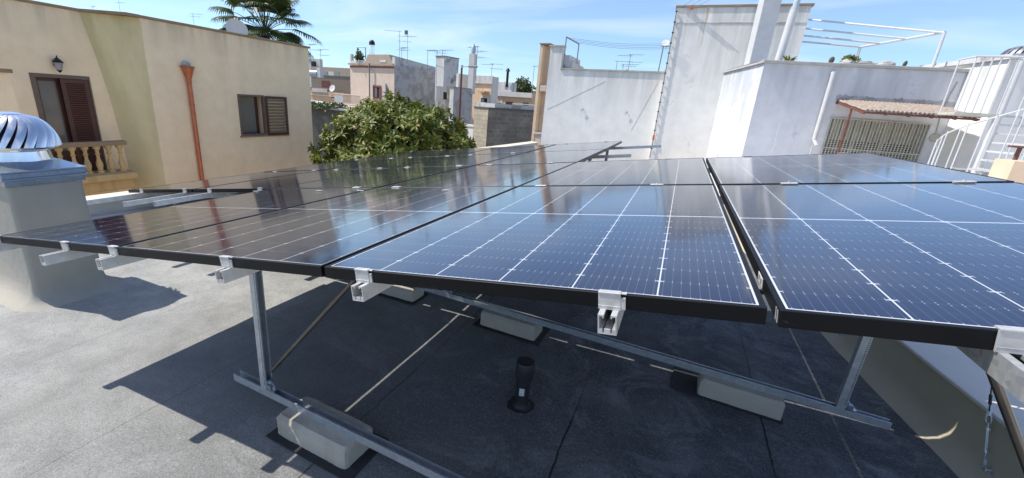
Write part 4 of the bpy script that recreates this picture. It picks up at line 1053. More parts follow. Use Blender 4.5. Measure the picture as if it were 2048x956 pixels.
# long white wall
LP = at(1083, 283, z=-.76); LP = V((LP.x, LP.y, 0)); LA = 0
def SL(px, py): return atw(px, py, LP, LA)
lw = loc_thing('white_wall', LP, LA, 'long whitewashed boundary wall with a stepped raised end on its left', 'wall')
e0, zA = SL(1100, 93); e1, zB = SL(1126, 94); st0, zC = SL(1133, 136); st1, zD = SL(1330, 150); stp = SL(1147, 128)
m = MB(); zC = (zC+zD)/2
m.box((e0*.5, 0, GZ), (e1, .3, zA)).box((e1, .001, GZ), (st1+1.2, .299, zC))
m.build('wall', 'white', lw)
m = MB(); m.box((e1+.02, .30, zC-.2), (e1+.22, 2.0, zC+.52)).box((e1+.221, .30, zC-.2), (e1+.34, 2.2, zC+.3)); m.build('stepped_end', 'greyblotch2', lw)
m = MB(); m.box((e0*.5-.04, -.04, zA+.002), (e1+.04, .34, zA+.05)).box((e1+.002, -.04, zC+.002), (st1, .34, zC+.05)); m.build('coping', 'greycap', lw)
m = MB()
for q in ((1166, 218), (1254, 224)):
    s_, z_ = SL(*q); m.tube((s_, -.05, z_), (s_, .01, z_), .012, 6).tube((s_, -.05, z_), (s_-.05, -.05, z_-.08), .010, 6).tube((s_, -.05, z_), (s_+.03, -.05, z_+.01), .012, 6)
m.build('wall_hook', 'antenna', lw)
for (q0_, q1_) in (((1095, 218), (1210, 162)), ((1262, 260), (1318, 160))):
    a_ = SL(*q0_); b_ = SL(*q1_); MB().tube((a_[0], -.004, a_[1]), (b_[0], -.004, b_[1]), .0035, 5).build('thin_cable', 'slatgrey', lw)
# clothes-line frame behind the long wall
cf = thing('clothes_line', (LP.x, LP.y+1, 0), 'metal clothes line frame with four wires above the long white wall', 'clothes line')
o0 = V(cf.location)
a = at(1133, 74, y=LP.y+.6); b = at(1158, 88, y=LP.y+1.9)
m = MB(); m.tube(a-o0, V((a.x, a.y, zC-.3))-o0, .022, 8).tube(b-o0, V((b.x, b.y, zC-.3))-o0, .022, 8).tube(a-o0, b-o0, .024, 8)
m.tube(V((a.x+.25, a.y, zC-.3))-o0, a-o0-ZV*.5, .014, 6).tube(V((b.x+.2, b.y, zC-.3))-o0, b-o0-ZV*.45, .014, 6); m.build('frame', 'antenna', cf)
m = MB()
for k in range(4):
    p = a.lerp(b, (k+.3)/4); q = V((TP.x+sl_*1.0, 16.5+k*.3, p.z-.10)); pts = [p.lerp(q, i/8)-ZV*(.10*math.sin(pi*i/8)) for i in range(9)]
    m.path([v-o0 for v in pts], .006, 4)
m.build('line', 'antenna', cf)

# ------------------------------------------------------------------ far right: spiral stair, white stair block, turbine
def rl(px, py, y): return at(px, py, y=y)
sb0 = rl(1985, 130, 12.0); sbw = thing('stair_block', (rl(1990, 200, 11.9).x, 11.9, NB), 'white stair-head block behind the spiral staircase carrying a dark vent', 'building', None, rad(AF))
zb1 = rl(2010, 118, 11.9).z
MB().box((0, 0, 0), (2.6, 2.4, zb1-NB)).build('wall', 'white', sbw)
MB().box((-.06, -.06, zb1-NB+.002), (2.66, 2.46, zb1-NB+.10)).build('coping', 'greyblotch2', sbw)
lwp = rl(1942, 208, 13.2); l2 = thing('low_wall', (lwp.x-.4, 13.6, NB), 'bright sunlit white wall piece between the white house and the spiral stair', 'wall', None, rad(AF))
zq = rl(1960, 152, 13.6).z; MB().box((0, 0, 0), (2.0, .3, zq-NB)).build('wall', 'white', l2); MB().box((-.03, -.03, zq-NB+.002), (2.03, .33, zq-NB+.06)).build('coping', 'whitepaint', l2)
vc = rl(2046, 108, 12.6); vt = thing('turbine_ventilator', (vc.x, 12.6, zb1-.18), 'dark striped wind ventilator on the white stair-head block at the top right', 'ventilator')
MB().box((-.35, -.35, 0), (.35, .35, .16)).build('curb', 'greypipe', vt)
f0 = None
for k in range(20):
    if f0 is None:
        vs = []; fs = []
        for i in range(9):
            s_ = i/8; r_ = .10+.26*math.sqrt(max(0, 1-s_**2.2)); z_ = .16+.36*s_
            for j in range(3): a = rad(j*6+s_*22); vs.append((r_*cos(a), r_*sin(a), z_))
        for i in range(8):
            for j in range(2): a = i*3+j; fs.append((a, a+1, a+4, a+3))
        f0 = MB().add(vs, fs).build('fin', 'antenna', vt, smooth=True); f = f0
    else: f = f0.copy(); COL.objects.link(f)
    f.rotation_euler = (0, 0, 2*pi*k/20)
MB().lathe([(.24, .15), (.26, .3), (.10, .5), (.0, .52)], n=20).build('core', 'black', vt, smooth=True)
# spiral stair
SCp = rl(1962, 330, 10.2); top = rl(2034, 128, 10.2)
cxs, cys = (SCp.x+top.x)/2, 10.2
sp_ = thing('spiral_staircase', (cxs, cys, NB), 'white painted spiral staircase with thin railings at the right', 'staircase')
zt_s = top.z-NB+.05
MB().tube((0, 0, 0), (0, 0, zt_s), .055, 16).build('centre_pole', 'whitepaint', sp_, smooth=True)
nst = 11; ri = .66; a_start = rad(-215); da = rad(27); rise = (rl(1950, 226, 10.2).z-NB)/nst
t0_ = None
railpts = []
for k in range(nst):
    a = a_start+da*k; zz = rise*(k+1)
    if t0_ is None:
        vs = []; 
        for zq_ in (-.03, 0): vs += [(.05, -.03, zq_), (ri, -.19, zq_), (ri, .19, zq_), (.05, .03, zq_)]
        t0_ = MB().add(vs, [(0,3,2,1),(4,5,6,7),(0,1,5,4),(1,2,6,5),(2,3,7,6),(3,0,4,7)]).build('tread', 'whitepaint', sp_); o = t0_
        bal0 = MB().tube((ri-.02, -.1, 0), (ri-.02, -.1, .92), .011, 6).tube((ri-.02, .12, 0), (ri-.02, .12, 1.0), .011, 6).build('baluster', 'whitepaint', sp_); b_ = bal0
    else:
        o = t0_.copy(); COL.objects.link(o); b_ = bal0.copy(); COL.objects.link(b_)
    o.location = (0, 0, zz); o.rotation_euler = (0, 0, a); b_.location = (0, 0, zz); b_.rotation_euler = (0, 0, a)
for k in range((nst)*4+1):
    a = a_start+da*(k/4-.3); railpts.append(V(((ri-.02)*cos(a), (ri-.02)*sin(a), rise*(k/4+.75)+.93)))
m = MB().path(railpts, .014, 8); m.build('handrail', 'whitepaint', sp_, smooth=True)
# landing with a straight railing
Lz = rise*nst
m = MB(); m.box((-.62, -.05, Lz-.05), (.0, .55, Lz)); m.build('landing', 'slatgrey', sp_)
m = MB()
for i in range(6): m.tube((-.60+i*.11, -.03, Lz), (-.60+i*.11, -.03, Lz+.95), .012, 6)
m.tube((-.62, -.03, Lz+.95), (.02, -.03, Lz+.95), .018, 8).tube((-.60, -.03, Lz+.95), (-.60, .55, Lz+.95), .016, 8).tube((-.60, .53, Lz), (-.60, .53, Lz+.95), .012, 6)
m.build('landing_railing', 'whitepaint', sp_)
# rusty post in front and a small white gate behind it
rp = rl(2040, 296, 9.0)
tag(MB().tube((0, 0, 0), (0, 0, rp.z-NB), .03, 8).box((-.12, -.06, rp.z-NB), (.12, .06, rp.z-NB+.03)).build('post', 'rust', loc=(rp.x, 9.0, NB)), 'red-brown steel post with a small top plate at the right edge', 'post')
gt = rl(2010, 350, 11.2)
m = MB()
for i in range(12): m.tube((i*.09, 0, 0), (i*.09, 0, .95), .01, 6)
m.tube((0, 0, .95), (1.0, 0, .95), .014, 6).tube((0, 0, .1), (1.0, 0, .1), .014, 6)
tag(m.build('gate', 'whitepaint', loc=(gt.x-.1, 11.2, NB)), 'low white barred gate behind the red-brown post', 'gate')
# beige pier at the extreme right
bp = rl(2030, 322, 6.0)
tag(MB().box((0, 0, 0), (.6, .35, bp.z-NB)).build('pier', 'peach', loc=(bp.x, 6.0, NB)), 'beige block at the right edge beyond the panel corner', 'pier')
# white perforated blocks under the stair
wb_ = rl(1905, 335, 11.3)
m = MB()
for i in range(5):
    for k in range(2): m.box((i*.22, 0, k*.22), (i*.22+.04, .12, k*.22+.20)).box((i*.22, 0, k*.22+.19), (i*.22+.22, .12, k*.22+.22))
m.box((0, .1, 0), (1.1, .12, .44)); o = m.build('vent_block', 'whitepaint', loc=(wb_.x, 11.3, NB+.25)); tag(o, 'low perforated white block screen behind the panel edge by the stair', 'screen')

# ================================================================== THE TOWN BEHIND
def house(name, label, pl, pc, prr, Y, ang, wallm='villagewhite', sidem=None, ztop_px=None, zbot=GZ, cop=None, coph=.12, minlen=1.):
    """box house: near upright edge at pixel pc (x, y of its top) at depth Y; front face runs left to pixel x pl, side face runs back to pixel x prr"""
    c = at(pc[0], pc[1], y=Y); a = rad(ang)
    P = V((c.x, c.y, 0))
    s0, _ = atw(pl, pc[1], P, ang)
    Lx = max(-s0, .3)
    if prr is None: Ly = 6
    else:
        s1, _ = atw(prr, pc[1], P, ang+90); Ly = s1 if .2 < s1 < 40 else 6
    o = loc_thing(name, P, ang, label, 'building')
    if sidem is None:
        MB().box((-Lx, 0, zbot), (0, Ly, c.z)).build('wall', wallm, o)
    else:
        MB().box((-Lx, 0, zbot), (-.02, Ly, c.z)).build('wall', wallm, o)
        MB().box((-.018, .012, zbot), (.0, Ly, c.z-.002)).build('side_wall', sidem, o)
    if cop:
        MB().box((-Lx-.05, -.06, c.z+.002), (.05, Ly+.05, c.z+coph)).build('coping', cop, o)
    o['_'] = 0; del o['_']
    return o, P, ang, Lx, Ly, c.z
def on_front(P, ang, px, py): return atw(px, py, P, ang)
def fbox(o, P, ang, x0, y0, x1, y1, name, mat, d0=-.03, d1=.0, parent=None):
    """rectangle on the front face between two pixels"""
    a = atw(x0, y0, P, ang); b = atw(x1, y1, P, ang)
    p, q = (min(a[0], b[0]), min(a[1], b[1])), (max(a[0], b[0]), max(a[1], b[1]))
    return MB().box((p[0], d0, p[1]), (q[0], d1, q[1])).build(name, mat, parent or o), p, q
def sbox(o, P, ang, x0, y0, x1, y1, name, mat, d0=.002, d1=.03, parent=None):
    a = atw(x0, y0, P, ang+90); b = atw(x1, y1, P, ang+90)
    return MB().box((d0, min(a[0], b[0]), min(a[1], b[1])), (d1, max(a[0], b[0]), max(a[1], b[1]))).build(name, mat, parent or o)
def wframe(o, P, ang, x0, y0, x1, y1, mat='tan', t=.14):
    w, p, q = fbox(o, P, ang, x0, y0, x1, y1, 'window', 'dark', -.02, .0)
    MB().box((p[0]-t, -.08, p[1]-t), (p[0], 0, q[1]+t)).box((q[0], -.08, p[1]-t), (q[0]+t, 0, q[1]+t)).box((p[0], -.08, q[1]), (q[0], 0, q[1]+t)).box((p[0], -.10, p[1]-t), (q[0], 0, p[1])).build('frame', mat, w)
    MB().box((p[0]+.03, -.04, p[1]+.05), ((p[0]+q[0])/2-.02, -.022, q[1]-.05)).build('pane', 'glass', w)
    return w
# pink house with the maroon band
YP = 34
o, P, A, Lx, Ly, zc = house('pink_house', 'pinkish two storey house with a maroon band and one framed window, beyond the leafy tree', 700, (789, 131), 880, YP, -10, 'pink', 'greyblotch')
fbox(o, P, A, 700, 131.5, 788.5, 136.5, 'band', 'maroon', -.05, 0)
fbox(o, P, A, 699, 126.5, 789, 131, 'cornice', 'tan', -.22, -.051)
a0_ = atw(735, 109, P, A); a1_ = atw(778, 109, P, A); b1_ = atw(787, 130, P, A); b0_ = atw(729, 130, P, A)
m = MB(); m.add([(b0_[0], 0, zc+.01), (b1_[0], 0, zc+.01), (a1_[0], 0, a1_[1]), (a0_[0], 0, a0_[1]), (b0_[0], .25, zc+.01), (b1_[0], .25, zc+.01), (a1_[0], .25, a1_[1]), (a0_[0], .25, a0_[1])], [(0,1,2,3),(7,6,5,4),(0,4,5,1),(1,5,6,2),(2,6,7,3),(3,7,4,0)]); m.build('roof_parapet', 'tan', o)
zz1 = atw(703, 121, P, A)[1]; zz2 = atw(703, 108, P, A)[1]
MB().box((-Lx, .01, zc+.01), (b0_[0]-.05, .2, zz1)).box((-Lx, .0, zz1), (-Lx+.22, .3, zz2)).build('low_parapet', 'villagewhite', o)
MB().box((-.30, .0, zc+.01), (.02, .3, zc+.72)).build('pier', 'villagewhite', o)
MB().add([(a1_[0], .3, zc), (-.3, Ly, zc), (-.3, Ly, zc+.45), (a1_[0], .3, a1_[1]), (a1_[0]-.3, .3, zc), (-.6, Ly, zc), (-.6, Ly, zc+.45), (a1_[0]-.3, .3, a1_[1])], [(0,1,2,3),(7,6,5,4),(0,4,5,1),(1,5,6,2),(2,6,7,3),(3,7,4,0)]).build('roof_wall', 'greyblotch2', o)
MB().box((-1.9, -.03, zc+.25), (-1.1, -.0, zc+.45)).build('plaque', 'villagewhite', o, bevel=.08)
wframe(o, P, A, 749, 174, 760, 196, 'maroon', .16)
fbox(o, P, A, 778.5, 184, 782, 189.5, 'vent_window', 'brownwood')
fbox(o, P, A, 771.3, 167, 773.2, 205, 'flue', 'galvd', -.14, -.02)
fbox(o, P, A, 742, 127, 744, 205, 'downpipe', 'antenna', -.30, -.2)
m = MB(); a = atw(728, 120, P, A); b = atw(690, 120, P, A)
# roof top pot, metal frame and stove flue
q0 = at(744, 108, y=YP+2); 
MB().lathe([(0, 0), (.26, 0), (.26, .8), (.24, .82), (.24, .9), (0, .9)], n=16).build('flue_pipe', 'chrome', o).location = ((q0-P).x*cos(rad(-A))-(q0-P).y*sin(rad(-A)), (q0-P).x*sin(rad(-A))+(q0-P).y*cos(rad(-A)), q0.z-.1)
k_ = at(744, 96, y=YP+2)
cw = tag(MB().lathe([(.20, 0), (.24, .12), (.17, .22), (.30, .30), (.26, .58), (.12, .72), (0, .72)], n=16).build('chimney_cowl', 'black', loc=(k_.x, k_.y, k_.z)), 'black chimney cowl on the pink house roof', 'chimney cowl')
fr0 = at(715, 118, y=YP+1.5)
m = MB(); ft = at(731, 95, y=YP+1.5)
m.tube((0, 0, 0), (0, 0, ft.z-fr0.z), .04, 6).tube((ft.x-fr0.x, 0, 0), (ft.x-fr0.x, 0, ft.z-fr0.z), .04, 6).tube((0, 0, ft.z-fr0.z), (ft.x-fr0.x, 0, ft.z-fr0.z), .04, 6)
tag(m.build('roof_frame', 'antenna', loc=fr0), 'small metal tube frame standing on the pink house roof left of the cowl', 'frame')
leafclump(at(718, 110, y=YP+1.2), .34, 90, .24, 'foliagefar', 'roof_plant', 'dark potted plant inside the tube frame on the pink house roof', 'plant', seed=9, flat=1.3)
leafclump(at(719, 116, y=YP+1.0), .5, 160, .25, 'foliagefar', 'roof_plant', 'low spreading plant along the roof edge of the pink house', 'plant', seed=10, flat=.4)
m = MB(); bl = at(686, 189, y=YP-.6); br = at(736, 195, y=YP-.6)
bal2 = thing('curved_balcony', (bl.x, bl.y, 0), 'long cream balcony with a rounded end at the left foot of the pink house', 'balcony')
W_ = br.x-bl.x
MB().box((0, -1.2, bl.z-1.1), (W_, .6, bl.z-.75)).build('slab', 'peach', bal2, bevel=.1)
m = MB()
for i in range(28): m.tube((W_*i/27, -1.15, bl.z-.8), (W_*i/27, -1.15, bl.z), .025, 4)
m.tube((0, -1.15, bl.z), (W_, -1.15, bl.z), .04, 6); m.build('railing', 'pink', bal2)
MB().box((0, -1.18, bl.z-.76), (W_*.35, -1.10, bl.z-.1)).build('white_infill', 'villagewhite', bal2)
# grey blotchy building and its taller white box
o, P, A, Lx, Ly, zc = house('white_roof_box', 'weathered white roof box between the pink house and the lamp post', 872, (889, 113), 918, 37, -14, 'villagewhite', 'greyblotch2', cop='antenna', coph=.08)
sbox(o, P, A, 902, 158, 906.5, 167, 'window', 'brownwall')
o, P, A, Lx, Ly, zc = house('grey_house', 'grey patchy building with a small dark window below the white roof box', 876, (877, 172), 935, 33.5, -8, 'greyblotch', 'greyblotch2', cop=None)
sbox(o, P, A, 887, 184, 893, 199, 'window', 'dark')
a_ = atw(892, 172, P, A+90); b_ = atw(907, 173, P, A+90); c_ = atw(906, 232, P, A+90)
MB().add([(.034, a_[0], a_[1]), (.034, b_[0], b_[1]), (.034, c_[0], c_[1])], [(0, 1, 2)]).build('pale_patch', 'blocks', o)
o, P, A, Lx, Ly, zc = house('rough_stone_house', 'dark rough stone wall house behind the rusty lamp post', 900, (908, 175), 945, 32.5, -12, 'villagewhite', 'greyblotch', cop='antenna', coph=.06)
o, P, A, Lx, Ly, zc = house('white_terrace_house', 'whitewashed terrace house under the white finialed chimney', 915, (918, 147), 948, 36, -14, 'villagewhite', 'villagewhite')
c = at(944, 152, y=35); t_ = at(944, 108, y=35)
f = thing('chimney', (c.x, c.y, c.z-1.5), 'slim white town chimney topped by a small silver finial', 'chimney')
MB().box((-.25, -.25, 0), (.25, .25, t_.z-c.z+1.5)).build('shaft', 'villagewhite', f)
MB().lathe([(.12, 0), (.20, .1), (.23, .4), (.14, .65), (.04, .8), (0, 1.1)], (0, 0, t_.z-c.z+1.5), 12).build('finial', 'greypipe', f, smooth=True)
o, P, A, Lx, Ly, zc = house('cream_town_house', 'cream house with a wide white parapet band right of the white chimney', 948, (985, 153), 998, 36, -10, 'peach', 'villagewhite')
fbox(o, P, A, 947, 151, 985.5, 168, 'parapet_band', 'villagewhite', -.12, .0)
fbox(o, P, A, 962, 182, 978, 186, 'awning', 'orange', -.5, -.02)
wframe(o, P, A, 963, 196, 975, 205, 'villagewhite', .12)
o, P, A, Lx, Ly, zc = house('blue_white_house', 'small blue-white roof house with a dark flue right of the cream house', 994, (1024, 165), 1034, 52, -8, 'villagewhite', 'whitew')
fbox(o, P, A, 1010, 168, 1016, 178, 'window', 'curtain')
fbox(o, P, A, 1020, 169, 1024, 178, 'window', 'flash')
c = at(1014, 166, y=51); MBt = MB().tube((0, 0, -.5), (0, 0, 1.4), .16, 8).lathe([(0, 1.3), (.3, 1.35), (.1, 1.7), (0, 1.7)], n=10).build('flue', 'black', loc=c); tag(MBt, 'small black flue on the blue-white roof house', 'flue')
o, P, A, Lx, Ly, zc = house('orange_terrace', 'orange-yellow terrace house with a pale roof band beside the peach pillar', 994, (1064, 186), 1075, 44, -6, 'orange', 'orange')
fbox(o, P, A, 993, 183, 1064.5, 196, 'roof_band', 'villagewhite', -.15, 0)
fbox(o, P, A, 1012, 203, 1026, 213, 'window', 'brownwood'); fbox(o, P, A, 1046, 205, 1056, 220, 'door', 'dark')
fbox(o, P, A, 1000, 199, 1004, 216, 'blind', 'villagewhite')
m = MB(); p = at(1030, 216, y=40)
for i in range(9): m.tube((i*.3, 0, 0), (i*.3, 0, 1.0), .035, 4)
m.box((0, -.04, .95), (2.6, .04, 1.05)).box((0, -.04, 0), (2.6, .04, .1)); tag(m.build('balcony_railing', 'whitepaint', loc=(p.x-.3, p.y, p.z-.6)), 'white balcony railing in front of the orange terrace house', 'railing')
m = MB(); p = at(1004, 217, y=38)
m.box((0, 0, 0), (.9, .5, .7)).box((-1.1, .3, 0), (-.2, .7, 1.0)).box((1.2, -.1, 0), (2.2, .3, .35)); tag(m.build('roof_unit', 'curtain', loc=(p.x-1.2, p.y, p.z-.2)), 'cluster of grey roof units on the terrace above the block wall', 'roof unit')
# limestone block house
o, P, A, Lx, Ly, zc = house('block_house', 'limestone block house with a soot-dark face and a white roof edge', 949, (977, 218), 1070, 24, -24, 'blocks', 'blocksdark', cop=None)
MB().box((-Lx-.03, -.04, zc+.003), (.06, Ly+1, zc+.10)).build('dark_coping', 'darkwall', o)
MB().box((-Lx-.6, .6, zc+.10), (-.1, Ly+1, zc+.34)).build('roof_edge', 'greyblotch2', o)
o, P, A, Lx, Ly, zc = house('low_white_wall', 'low whitewashed yard wall left of the limestone block house', 925, (947, 254), 952, 25, -24, 'villagewhite', 'villagewhite', cop='villagewhite')
# peach wall with an arched niche beside the long white wall
a = at(1081, 90, y=17.2); b = at(1062, 283, y=17.2); c = at(1094, 93, y=17.2)
pw = thing('peach_pillar_wall', ((a.x+b.x)/2, 17.2, GZ), 'tall narrow peach wall with an arched niche beside the long white wall', 'wall', None, rad(-6))
wd = c.x-a.x+.02; ht = a.z-GZ; zf = lambda py: at(1078, py, y=17.2).z-GZ
m = MB(); m.box((0, 0, 0), (.12, 1.2, ht)).box((.12, .35, 0), (wd+.12, 1.2, ht+.02)).build('wall', 'peach', pw)
MB().box((-.03, -.03, ht+.022), (wd+.12, 1.23, ht+.07)).build('coping', 'coping', pw)
MB().box((.121, .02, zf(182)), (wd+.12, .349, zf(170))).build('lintel', 'pink', pw)
MB().box((.121, .02, 0), (wd+.12, .349, zf(268))).build('sill_block', 'pink', pw)
MB().box((.08, -.03, zf(268)+.002), (wd+.12, .36, zf(265))).build('sill', 'villagewhite', pw)
m = MB(); zz0, zz1 = zf(241), zf(205)
m.add([(.22, .33, zz0), (.42, .33, zz0), (.42, .33, zz1-.25), (.32, .33, zz1), (.22, .33, zz1-.25), (.22, .348, zz0), (.42, .348, zz0), (.42, .348, zz1-.25), (.32, .348, zz1), (.22, .348, zz1-.25)], [(0,1,2,3,4),(9,8,7,6,5),(0,5,6,1),(1,6,7,2),(2,7,8,3),(3,8,9,4),(4,9,5,0)]).build('niche', 'pink', pw)
# left group, between the cream house and the pink house
o, P, A, Lx, Ly, zc = house('beige_far_house', 'far beige house with a strip of pale windows, left of the pink house', 622, (712, 137), 730, 62, 3, 'tan', 'tan')
for i_, (x0, x1) in enumerate(((648, 655), (657, 668), (670, 679))): fbox(o, P, A, x0, 143, x1, 154, 'window', 'curtain' if i_ != 1 else 'villagewhite')
o, P, A, Lx, Ly, zc = house('brown_wall_house', 'low brown streaked house with brown shutters, left of the pink house', 622, (712, 155), 725, 50, 3, 'brownwall', 'brownwall', cop='antenna', coph=.1)
fbox(o, P, A, 643, 161, 660, 176, 'shutter', 'rust'); 
o, P, A, Lx, Ly, zc = house('orange_low_house', 'low orange house with white trim, below the brown streaked house', 600, (688, 186), 700, 40, 2, 'orange', 'orange')
fbox(o, P, A, 622, 182, 655, 185, 'trim', 'villagewhite', -.2, 0); fbox(o, P, A, 622, 190, 688, 193, 'trim', 'villagewhite', -.12, 0); fbox(o, P, A, 663, 190, 684, 197, 'tiled_strip', 'maroon', -.05, 0)
c = at(652, 182, y=39); 
o2, P2, A2, _, _, _ = house('terrace_parapet', 'white and brown terrace parapet below the brown shutters', 600, (712, 180), 720, 42, 2, 'brownwall', 'brownwall'); fbox(o2, P2, A2, 624, 176, 655, 184, 'white_infill', 'villagewhite', -.06, 0)
dc = at(665, 177, y=41); dd_ = thing('satellite_dish', dc, 'white satellite dish in front of the low brown streaked house', 'satellite dish'); MB().lathe([(0, 0), (.2, .015), (.40, .07), (.42, .07), (0, -.02)], (0, 0, 0), 20, Matrix.Rotation(rad(70), 4, 'X')).build('dish', 'whitepaint', dd_, smooth=True); MB().tube((0, .05, 0), (0, .3, -.9), .05, 6).build('mast', 'antenna', dd_)
o, P, A, Lx, Ly, zc = house('yard_wall', 'dark overgrown yard wall between the cream house and the leafy tree', 600, (690, 222), 700, 24, 5, 'darkwall', 'darkwall', cop='greyslab')
leafclump(V((P.x-2.2, P.y+.3, zc+.15)), 1.9, 900, .22, 'foliagefar', 'creeper', 'low green creeper on top of the dark yard wall', 'plant', flat=.13, seed=14)
m = MB(); 
for i in range(3): m.add([(-5, 0+i*.8, .0+i*.55), (2.2, 0+i*.8, -.35+i*.55), (2.2, .8+i*.8, .1+i*.55), (-5, .8+i*.8, .5+i*.55)], [(0, 1, 2, 3)])
c = at(660, 219, y=27); o = m.build('corrugated_roof', 'greyblotch2', loc=(c.x-.6, 27, c.z-1.0)); sm = o.modifiers.new('t', 'SOLIDIFY'); sm.thickness = .06; tag(o, 'stepped grey corrugated roof just above the dark yard wall', 'roof')
c = at(630, 147, y=46); sh_ = thing('water_tank', c, 'blue and white rooftop water tank at the edge of the cream house', 'water tank'); MB().tube((-1.2, 0, 0), (.6, 0, 0), .42, 14).build('tank', 'flash', sh_, smooth=True); MB().box((.62, -.3, -.5), (1.2, .3, .75)).build('bracket', 'whitepaint', sh_)
o, P, A, Lx, Ly, zc = house('white_far_box', 'white stair box behind the rooftop water tank', 600, (640, 118), 645, 66, 3, 'villagewhite', 'villagewhite'); MB().box((-1.6, -.6, zc-2.2), (-.9, -.1, zc-.5)).build('flue', 'black', o)
# filler town: a band of distant low houses
rnd = random.Random(21)
cols = ['villagewhite', 'tan', 'villagewhite', 'pink', 'greyblotch2', 'orange', 'peach']
for i in range(16):
    az = rad(-62+i*3.6+rnd.uniform(-1, 1)); D_ = rnd.uniform(85, 190)
    c = V((CAM.x+sin(az)*D_, CAM.y+cos(az)*D_, 0)); h = rnd.uniform(-1.2, .9)
    o = thing('distant_house', (c.x, c.y, GZ), 'pale flat roofed house far off on the skyline', 'building', 'distant flat roofed houses on the skyline', rad(rnd.uniform(-20, 10)))
    w, d = rnd.uniform(5, 11), rnd.uniform(5, 9); mt = rnd.choice(cols)
    m = MB().box((-w, 0, 0), (w, d, h-GZ)); m.box((-w*.3, 1, h-GZ), (w*.2, d-1, h-GZ+rnd.uniform(.6, 2.2))); m.build('wall', mt, o)
    m = MB()
    for k in range(3): x = -w*.7+k*w*.6; m.box((x, -.04, h-GZ-2.1), (x+1.0, 0, h-GZ-.8))
    m.build('window', 'dark', o)
# trees on the skyline right of centre
def bushy(name, label, c, R_, n, size, seed, flat=.8):
    o = thing(name, (c.x, c.y, GZ), label, 'tree')
    MB().tube((0, 0, 0), (0, 0, c.z-GZ), .2, 8, .1).build('trunk', 'bark', o)
    rnd = random.Random(seed); m = MB()
    blobs = [(V((rnd.gauss(0, .5)*R_, rnd.gauss(0, .4)*R_, rnd.gauss(0, .25)*R_)), R_*rnd.uniform(.3, .6)) for _ in range(12)]
    for i in range(n):
        b, r_ = rnd.choice(blobs); d = V((rnd.gauss(0, 1), rnd.gauss(0, 1), rnd.gauss(0, 1))).normalized()*r_*rnd.uniform(.6, 1)
        p = b+V((d.x, d.y, d.z*flat)); a = V((rnd.gauss(0, 1), rnd.gauss(0, 1), rnd.gauss(0, 1))).normalized(); q = a.orthogonal().normalized()
        m.add([p, p+a*size*.5+q*size*.3, p+a*size, p+a*size*.5-q*size*.3], [(0, 1, 2, 3)])
    cr = m.build('crown', 'foliagefar', o); cr.location = (0, 0, c.z-GZ)
bushy('olive_tree', 'dark round tree on the skyline left of the peach pillar', at(1048, 178, y=60), 1.9, 1800, .4, 4)
bushy('olive_tree', 'low dark tree just right of the blue-white roof house', at(1032, 179, y=66), 1.4, 900, .4, 6)

# lamp post, rust coloured with a galvanised arm
lt = at(926, 133, y=29); lb_ = at(918, 250, y=29)
l = thing('street_lamp', (lb_.x, 29, GZ), 'rust-brown street lamp post with a short grey arm in front of the stone house', 'street lamp')
MB().tube((0, 0, 0), (0, 0, lt.z-GZ), .10, 10, .075).build('pole', 'rust', l, smooth=True)
MB().tube((0, 0, lt.z-GZ-.1), (0, 0, lt.z-GZ+.1), .10, 8).tube((0, 0, lt.z-GZ), (.75, 0, lt.z-GZ+.02), .04, 8).build('arm', 'whitepaint', l)
MB().box((.55, -.12, lt.z-GZ-.05), (1.25, .12, lt.z-GZ+.08)).build('lamp_head', 'curtain', l, bevel=.03)
# ------------------------------------------------------------------ antennas
def ant(px, pyb, pyt, Y, kind, label, w=1.0, r=.022, lean=0):
    b = at(px, pyb, y=Y); t_ = at(px, pyt, y=Y); H_ = t_.z-b.z
    o = thing('tv_antenna', b, label, 'antenna', 'television antennas on the rooftops', rad(random.Random(int(px)).uniform(-40, 40)))
    k = Y/25*.8; r = r*k*.7
    MB().tube((0, 0, -.5), (lean, 0, H_), r, 6).build('mast', 'antenna', o)
    m = MB(); w *= k
    def yagi(z, L_, n, dirx=1, el=.5):
        m.tube((-.15*w*dirx, 0, z), (L_*dirx, 0, z), r*.7, 5)
        for i in range(n):
            x = (-.1+i*(L_+.1)/max(1, n-1))*dirx; m.tube((x, -el*k*.5, z), (x, el*k*.5, z), r*.45, 4)
    if kind == 'yagi': yagi(H_*.97, w, 7)
    elif kind == 'double': yagi(H_*.97, w, 8); yagi(H_*.72, w*.8, 4, 1, .9)
    elif kind == 'triple': yagi(H_*.98, w*1.2, 9, -1); yagi(H_*.8, w, 4, 1, .8); yagi(H_*.6, w*.9, 3, 1, 1.2)
    elif kind == 'comb':
        for z_ in (.97, .90, .55): yagi(H_*z_, w*.8, 5, 1 if z_ != .90 else -1, .7)
    elif kind == 'panel':
        m.box((-.25*k, -.02, H_*.85), (.0, .02, H_)); yagi(H_*.8, w*.7, 5)
        for i in range(5): m.tube((-.3*k, 0, H_*(.78+i*.05)), (-.05*k, 0, H_*(.80+i*.05)), r*.6, 4)
    m.build('elements', 'antenna', o)
    return o
